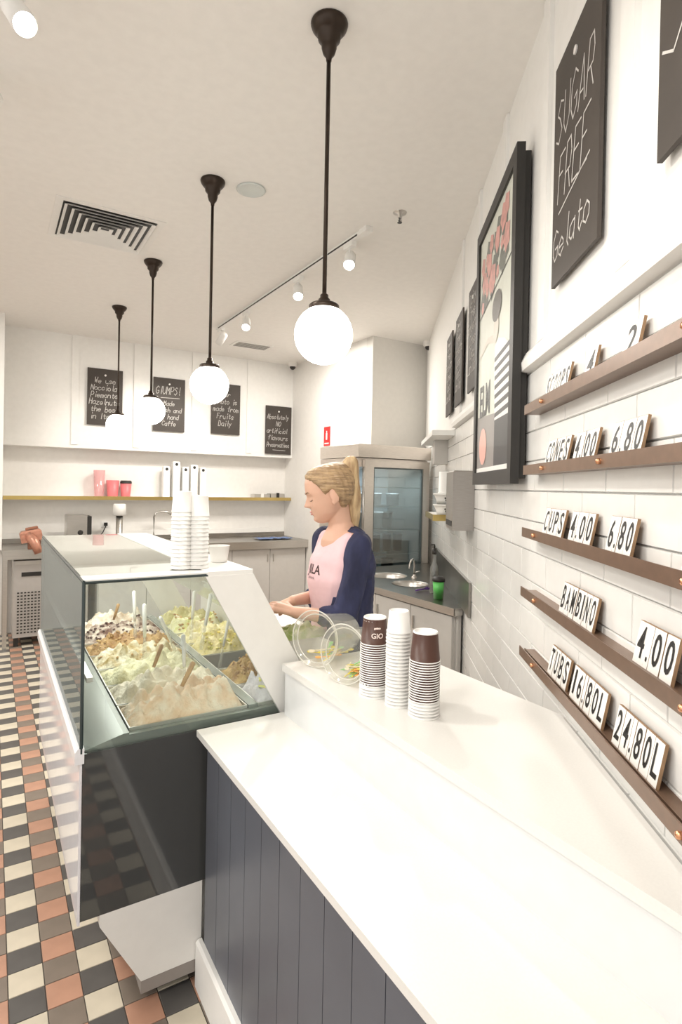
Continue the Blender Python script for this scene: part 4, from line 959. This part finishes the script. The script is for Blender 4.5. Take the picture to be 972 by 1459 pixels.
NB = L(486, 757, 2.34)
cap(b, H(-.028, 0, -.055), NB + Vector((0, 0, -.01)), .046, .048, n=10)
cap(b, NB, NB + Vector((0, 0, -.06)), .058, .085, n=10)
sL = NB + Vector((.005, -.128, -.045)); sR = NB + Vector((.005, .140, -.045))
cap(b, NB + Vector((.005, -.05, -.03)), sL, .040, .040); cap(b, NB + Vector((.005, .05, -.03)), sR, .040, .040)
# torso under clothes
tors = [(NB + Vector((-.005, 0, -.09)), .105), (NB + Vector((-.025, 0, -.18)), .112), (NB + Vector((-.02, 0, -.30)), .098), (NB + Vector((-.01, 0, -.40)), .105), (NB + Vector((.0, 0, -.50)), .125)]
for (a, ra), (c_, rb) in zip(tors, tors[1:]): cap(b, a, c_, ra * .82, rb * .82, (.92, 1.2, 1), n=10)
elL = L(492, 882, 2.18); wrL = L(421, 872, 2.14); elR = L(458, 848, 2.50); wrR = L(417, 856, 2.26)
cap(b, sL, elL, .040, .033); cap(b, elL, wrL, .034, .021)
cap(b, sR, elR, .040, .033); cap(b, elR, wrR, .033, .021)
# hands: palm, four bent fingers, thumb
def ruffle(o, amp, sc, seed=0):
    me = o.data; ns = [v.normal.copy() for v in me.vertices]
    for v, n in zip(me.vertices, ns):
        c = v.co; q = Vector((c.x * sc[0], c.y * sc[1], c.z * sc[2] + seed)); v.co = c + n * amp * (1 - 2.2 * abs(noise.noise(q + Vector((noise.noise(q * .5), 0, 0)))))
    me.update()
def hand(wr, tip, nrm, thumb_side):
    d = (tip - wr).normalized(); s = d.cross(nrm).normalized(); pc = wr + d * .045
    cap(b, wr, pc + d * .025, .019, .021, n=7)
    for k in range(-1, 2): cap(b, wr + d * .02 + s * k * .012, pc + d * .035 + s * k * .021, .013, .011, n=6)
    for k, ln in ((-1.5, .062), (-.5, .074), (.5, .070), (1.5, .055)):
        p0 = pc + d * .035 + s * k * .0175
        p1 = p0 + (d + s * k * .06 - nrm * .25).normalized() * ln * .45
        p2 = p1 + (d - nrm * .75).normalized() * ln * .30; p3 = p2 + (d * .6 - nrm * 1.1).normalized() * ln * .25
        cap(b, p0, p1, .0088, .0082, n=6); cap(b, p1, p2, .0082, .0075, n=6); cap(b, p2, p3, .0075, .0065, n=6)
    q0 = wr + d * .03 + s * thumb_side * .022; q1 = q0 + (d * .6 + s * thumb_side * .8 - nrm * .3).normalized() * .035; q2 = q1 + (d - nrm * .4).normalized() * .028
    cap(b, q0, q1, .011, .0095, n=6); cap(b, q1, q2, .0095, .0075, n=6)
hand(wrL, L(384, 862, 2.17), Vector((-.1, -.35, 1)).normalized(), 1)
hand(wrR, L(384, 872, 2.22), Vector((-.1, .2, 1)).normalized(), -1)
fuse(b, 'body', skin, wo, .0034, 3, .5)
# face details
b = MB()
for s in (-1, 1):
    b.tube([H(face_pt(-.012, ph)[0] + .0012, face_pt(-.012, ph)[1], -.012 - .002 * math.sin(k * 1.0)) for k, ph in enumerate([s * q for q in (.26, .34, .42, .50, .58)])], [.0006, .0012, .0015, .0014, .0008], 6)
b.build('eyelashes', mat('lash', (.06, .035, .025), .7), wo, True)
b = MB()
for s in (-1, 1): b.tube([H(face_pt(z_, s * q)[0] + .0004, face_pt(z_, s * q)[1], z_) for q, z_ in ((.16, .017), (.28, .021), (.42, .023), (.55, .019))], [.0016, .0024, .002, .0008], 6)
b.build('eyebrows', mat('brow', (.22, .13, .07), .8), wo, True)
b = MB()
for z_, r_ in ((-.0572, .0032), (-.0672, .0038)):
    b.tube([H(face_pt(z_, q)[0] - .0012, face_pt(z_, q)[1], z_ - (abs(q) * .006 if z_ > -.06 else -abs(q) * .006)) for q in (-.24, -.12, 0, .12, .24)], [r_ * .3, r_ * .9, r_, r_ * .9, r_ * .3], 8)
b.build('lips', mat('lips', (.58, .24, .21), .45), wo, True)
# hair
b = MB()
def hairline(f):
    # lowest height that carries hair at head depth f
    pts_ = [(-.12, -.088), (-.04, -.085), (-.022, -.03), (-.012, .012), (.012, .006), (.022, -.002), (.034, .026), (.050, .050), (.066, .068), (.080, .078), (.11, .082)]
    for (a, za), (c_, zc) in zip(pts_, pts_[1:]):
        if a <= f <= c_: return za + (zc - za) * (f - a) / (c_ - a)
    return -.088 if f < -.12 else .082
def hair_pt(u, ph):
    f, l = face_pt(u, ph); fr, bk_, hw = hsec(u); cf = (fr + bk_) / 2
    k = max(-1, min(1, (u - hairline(f)) / .012))
    th = (.0125 if f < .02 else max(.005, .0125 - (f - .02) * .14)) * k + (.0025 * math.sin(26 * ph + u * 60) + .0015 * math.sin(61 * ph + 90 * u)) * (k > 0) * min(1, abs(l) / .02)
    d = Vector((f - cf, l)); d = d.normalized() if d.length > 1e-5 else Vector((1, 0))
    ex = .006 * k * max(0, u - .03) / .08
    return f + d.x * th, l + d.y * th, u + ex
head_shell(b, hair_pt)
TP = H(-.085, 0, .088)
sph(b, TP, .026, (1, 1, 1), None, 10)
fuse(b, 'hair', hairm, wo, .0036, 2)
b = MB(); pts = [TP, TP - Fv * .030 + Vector((0, 0, .012)), L(500, 688, 2.35), L(503, 710, 2.35), L(504, 735, 2.36), L(506, 758, 2.36)]
rs = [.022, .032, .037, .036, .028, .010]
for (a, c_, ra, rb) in zip(pts, pts[1:], rs, rs[1:]): cap(b, a, c_, ra, rb, n=8)
fuse(b, 'ponytail', mat('ponytail_hair', (.62, .46, .26), .5, col2=(.36, .23, .12), nscale=60, stretch=(1, 1, .15), bump=.5, bscale=120), wo, .005, 4)
b = MB(); d_ = (pts[1] - pts[0]).normalized(); cap(b, TP - d_ * .003, TP + d_ * .010, .025, .025, n=8); fuse(b, 'hair_tie', black, wo, .004, 1)
# pink top
b = MB()
ts = [(-.005, -.075, .088, 1.28), (-.028, -.14, .104, 1.22), (-.034, -.19, .110, 1.2), (-.026, -.30, .098, 1.22), (-.015, -.40, .106, 1.25), (-.005, -.52, .125, 1.25)]
for (x1, z1, a1, s1), (x2, z2, a2, s2) in zip(ts, ts[1:]):
    cap(b, NB + Vector((x1, 0, z1)), NB + Vector((x2, 0, z2)), a1, a2, (.86, s1, .9), n=12)
for s in (-1, 1):
    cap(b, NB + Vector((-.015, s * .085, -.035)), NB + Vector((-.05, s * .075, -.13)), .034, .04, n=8)
shirt = fuse(b, 'pink_top', pink, wo, .006, 5); ruffle(shirt, .003, (12, 14, 5), 3)
# cardigan
b = MB()
cs = [(.030, -.045, .075, 1.75), (.030, -.13, .098, 1.48), (.028, -.22, .104, 1.42), (.030, -.32, .100, 1.40), (.040, -.42, .112, 1.40), (.05, -.56, .130, 1.35)]
for (x1, z1, a1, s1), (x2, z2, a2, s2) in zip(cs, cs[1:]):
    cap(b, NB + Vector((x1, 0, z1)), NB + Vector((x2, 0, z2)), a1, a2, (.86, s1, .9), n=12)
cap(b, sL, elL, .050, .047, n=9); cap(b, elL, elL.lerp(wrL, .42), .046, .034, n=9)
cap(b, sR, elR, .052, .047, n=9); cap(b, elR, elR.lerp(wrR, .30), .045, .036, n=9)
for s in (-1, 1):
    yy = (.075, .125, .120, .12) if s > 0 else (.078, .078, .062, .060)
    xx = (-.025, -.03) if s > 0 else (-.055, -.062)
    cap(b, NB + Vector((.016, s * yy[0], -.012)), NB + Vector((xx[0], s * yy[1], -.17)), .024, .032, n=8)
    cap(b, NB + Vector((xx[0], s * yy[1], -.17)), NB + Vector((xx[1], s * yy[3], -.55)), .032, .040, n=8)
cap(b, NB + Vector((-.01, -.10, -.20)), NB + Vector((-.01, -.10, -.52)), .050, .055, n=8)
ruffle(fuse(b, 'cardigan', navy, wo, .006, 4), .007, (16, 16, 7))
# trousers and shoes
b = MB(); hip = Vector((NB.x + .07, NB.y, .93))
cap(b, hip + Vector((.01, 0, .05)), hip + Vector((.02, 0, -.06)), .135, .15, (.85, 1.15, .9), n=12)
for s in (-1, 1):
    cap(b, hip + Vector((.02, s * .085, -.06)), hip + Vector((.02, s * .095, -.45)), .090, .058, n=10); cap(b, hip + Vector((.02, s * .095, -.45)), Vector((NB.x + .09, NB.y + s * .10, .11)), .057, .042, n=10)
fuse(b, 'trousers', mat('dark_denim', (.03, .035, .06), .8), wo, .008, 4)
for s in (-1, 1):
    b = MB(); c0 = Vector((NB.x + .10, NB.y + s * .10, .045)); cap(b, c0, c0 + Vector((-.15, s * .02, -.008)), .044, .035, (1, 1, .85)); fuse(b, 'shoe', black, wo, .007, 2)
# lettering on the top, laid on the cloth
bv = BVHTree.FromPolygons([v.co.copy() for v in shirt.data.vertices], [tuple(p.vertices) for p in shirt.data.polygons])
def chest(txt, size, zc, wx, name, m, y0=0):
    me = text_mesh(txt, size, m, 0, .0008, 'CENTER').copy()
    for v in me.vertices:
        # reading direction: seen from the front (-x), left of text = +y
        o_ = Vector((NB.x - .5, NB.y + y0 - v.co.x * wx, NB.z + zc + v.co.y)); hit = bv.ray_cast(o_, Vector((1, 0, 0)))
        v.co = (hit[0] - Vector((.0012, 0, 0))) if hit[0] else o_ + Vector((.4, 0, 0))
    me.update(); link(name, me, wo)
chest('JILA', .052, -.165, 1.0, 'shirt_lettering', mat('shirt_ink', (.06, .03, .03), .7)); chest('gelateria', .014, -.185, 1.0, 'shirt_small_print', mat('shirt_ink_pale', (.45, .30, .32), .7), .01)
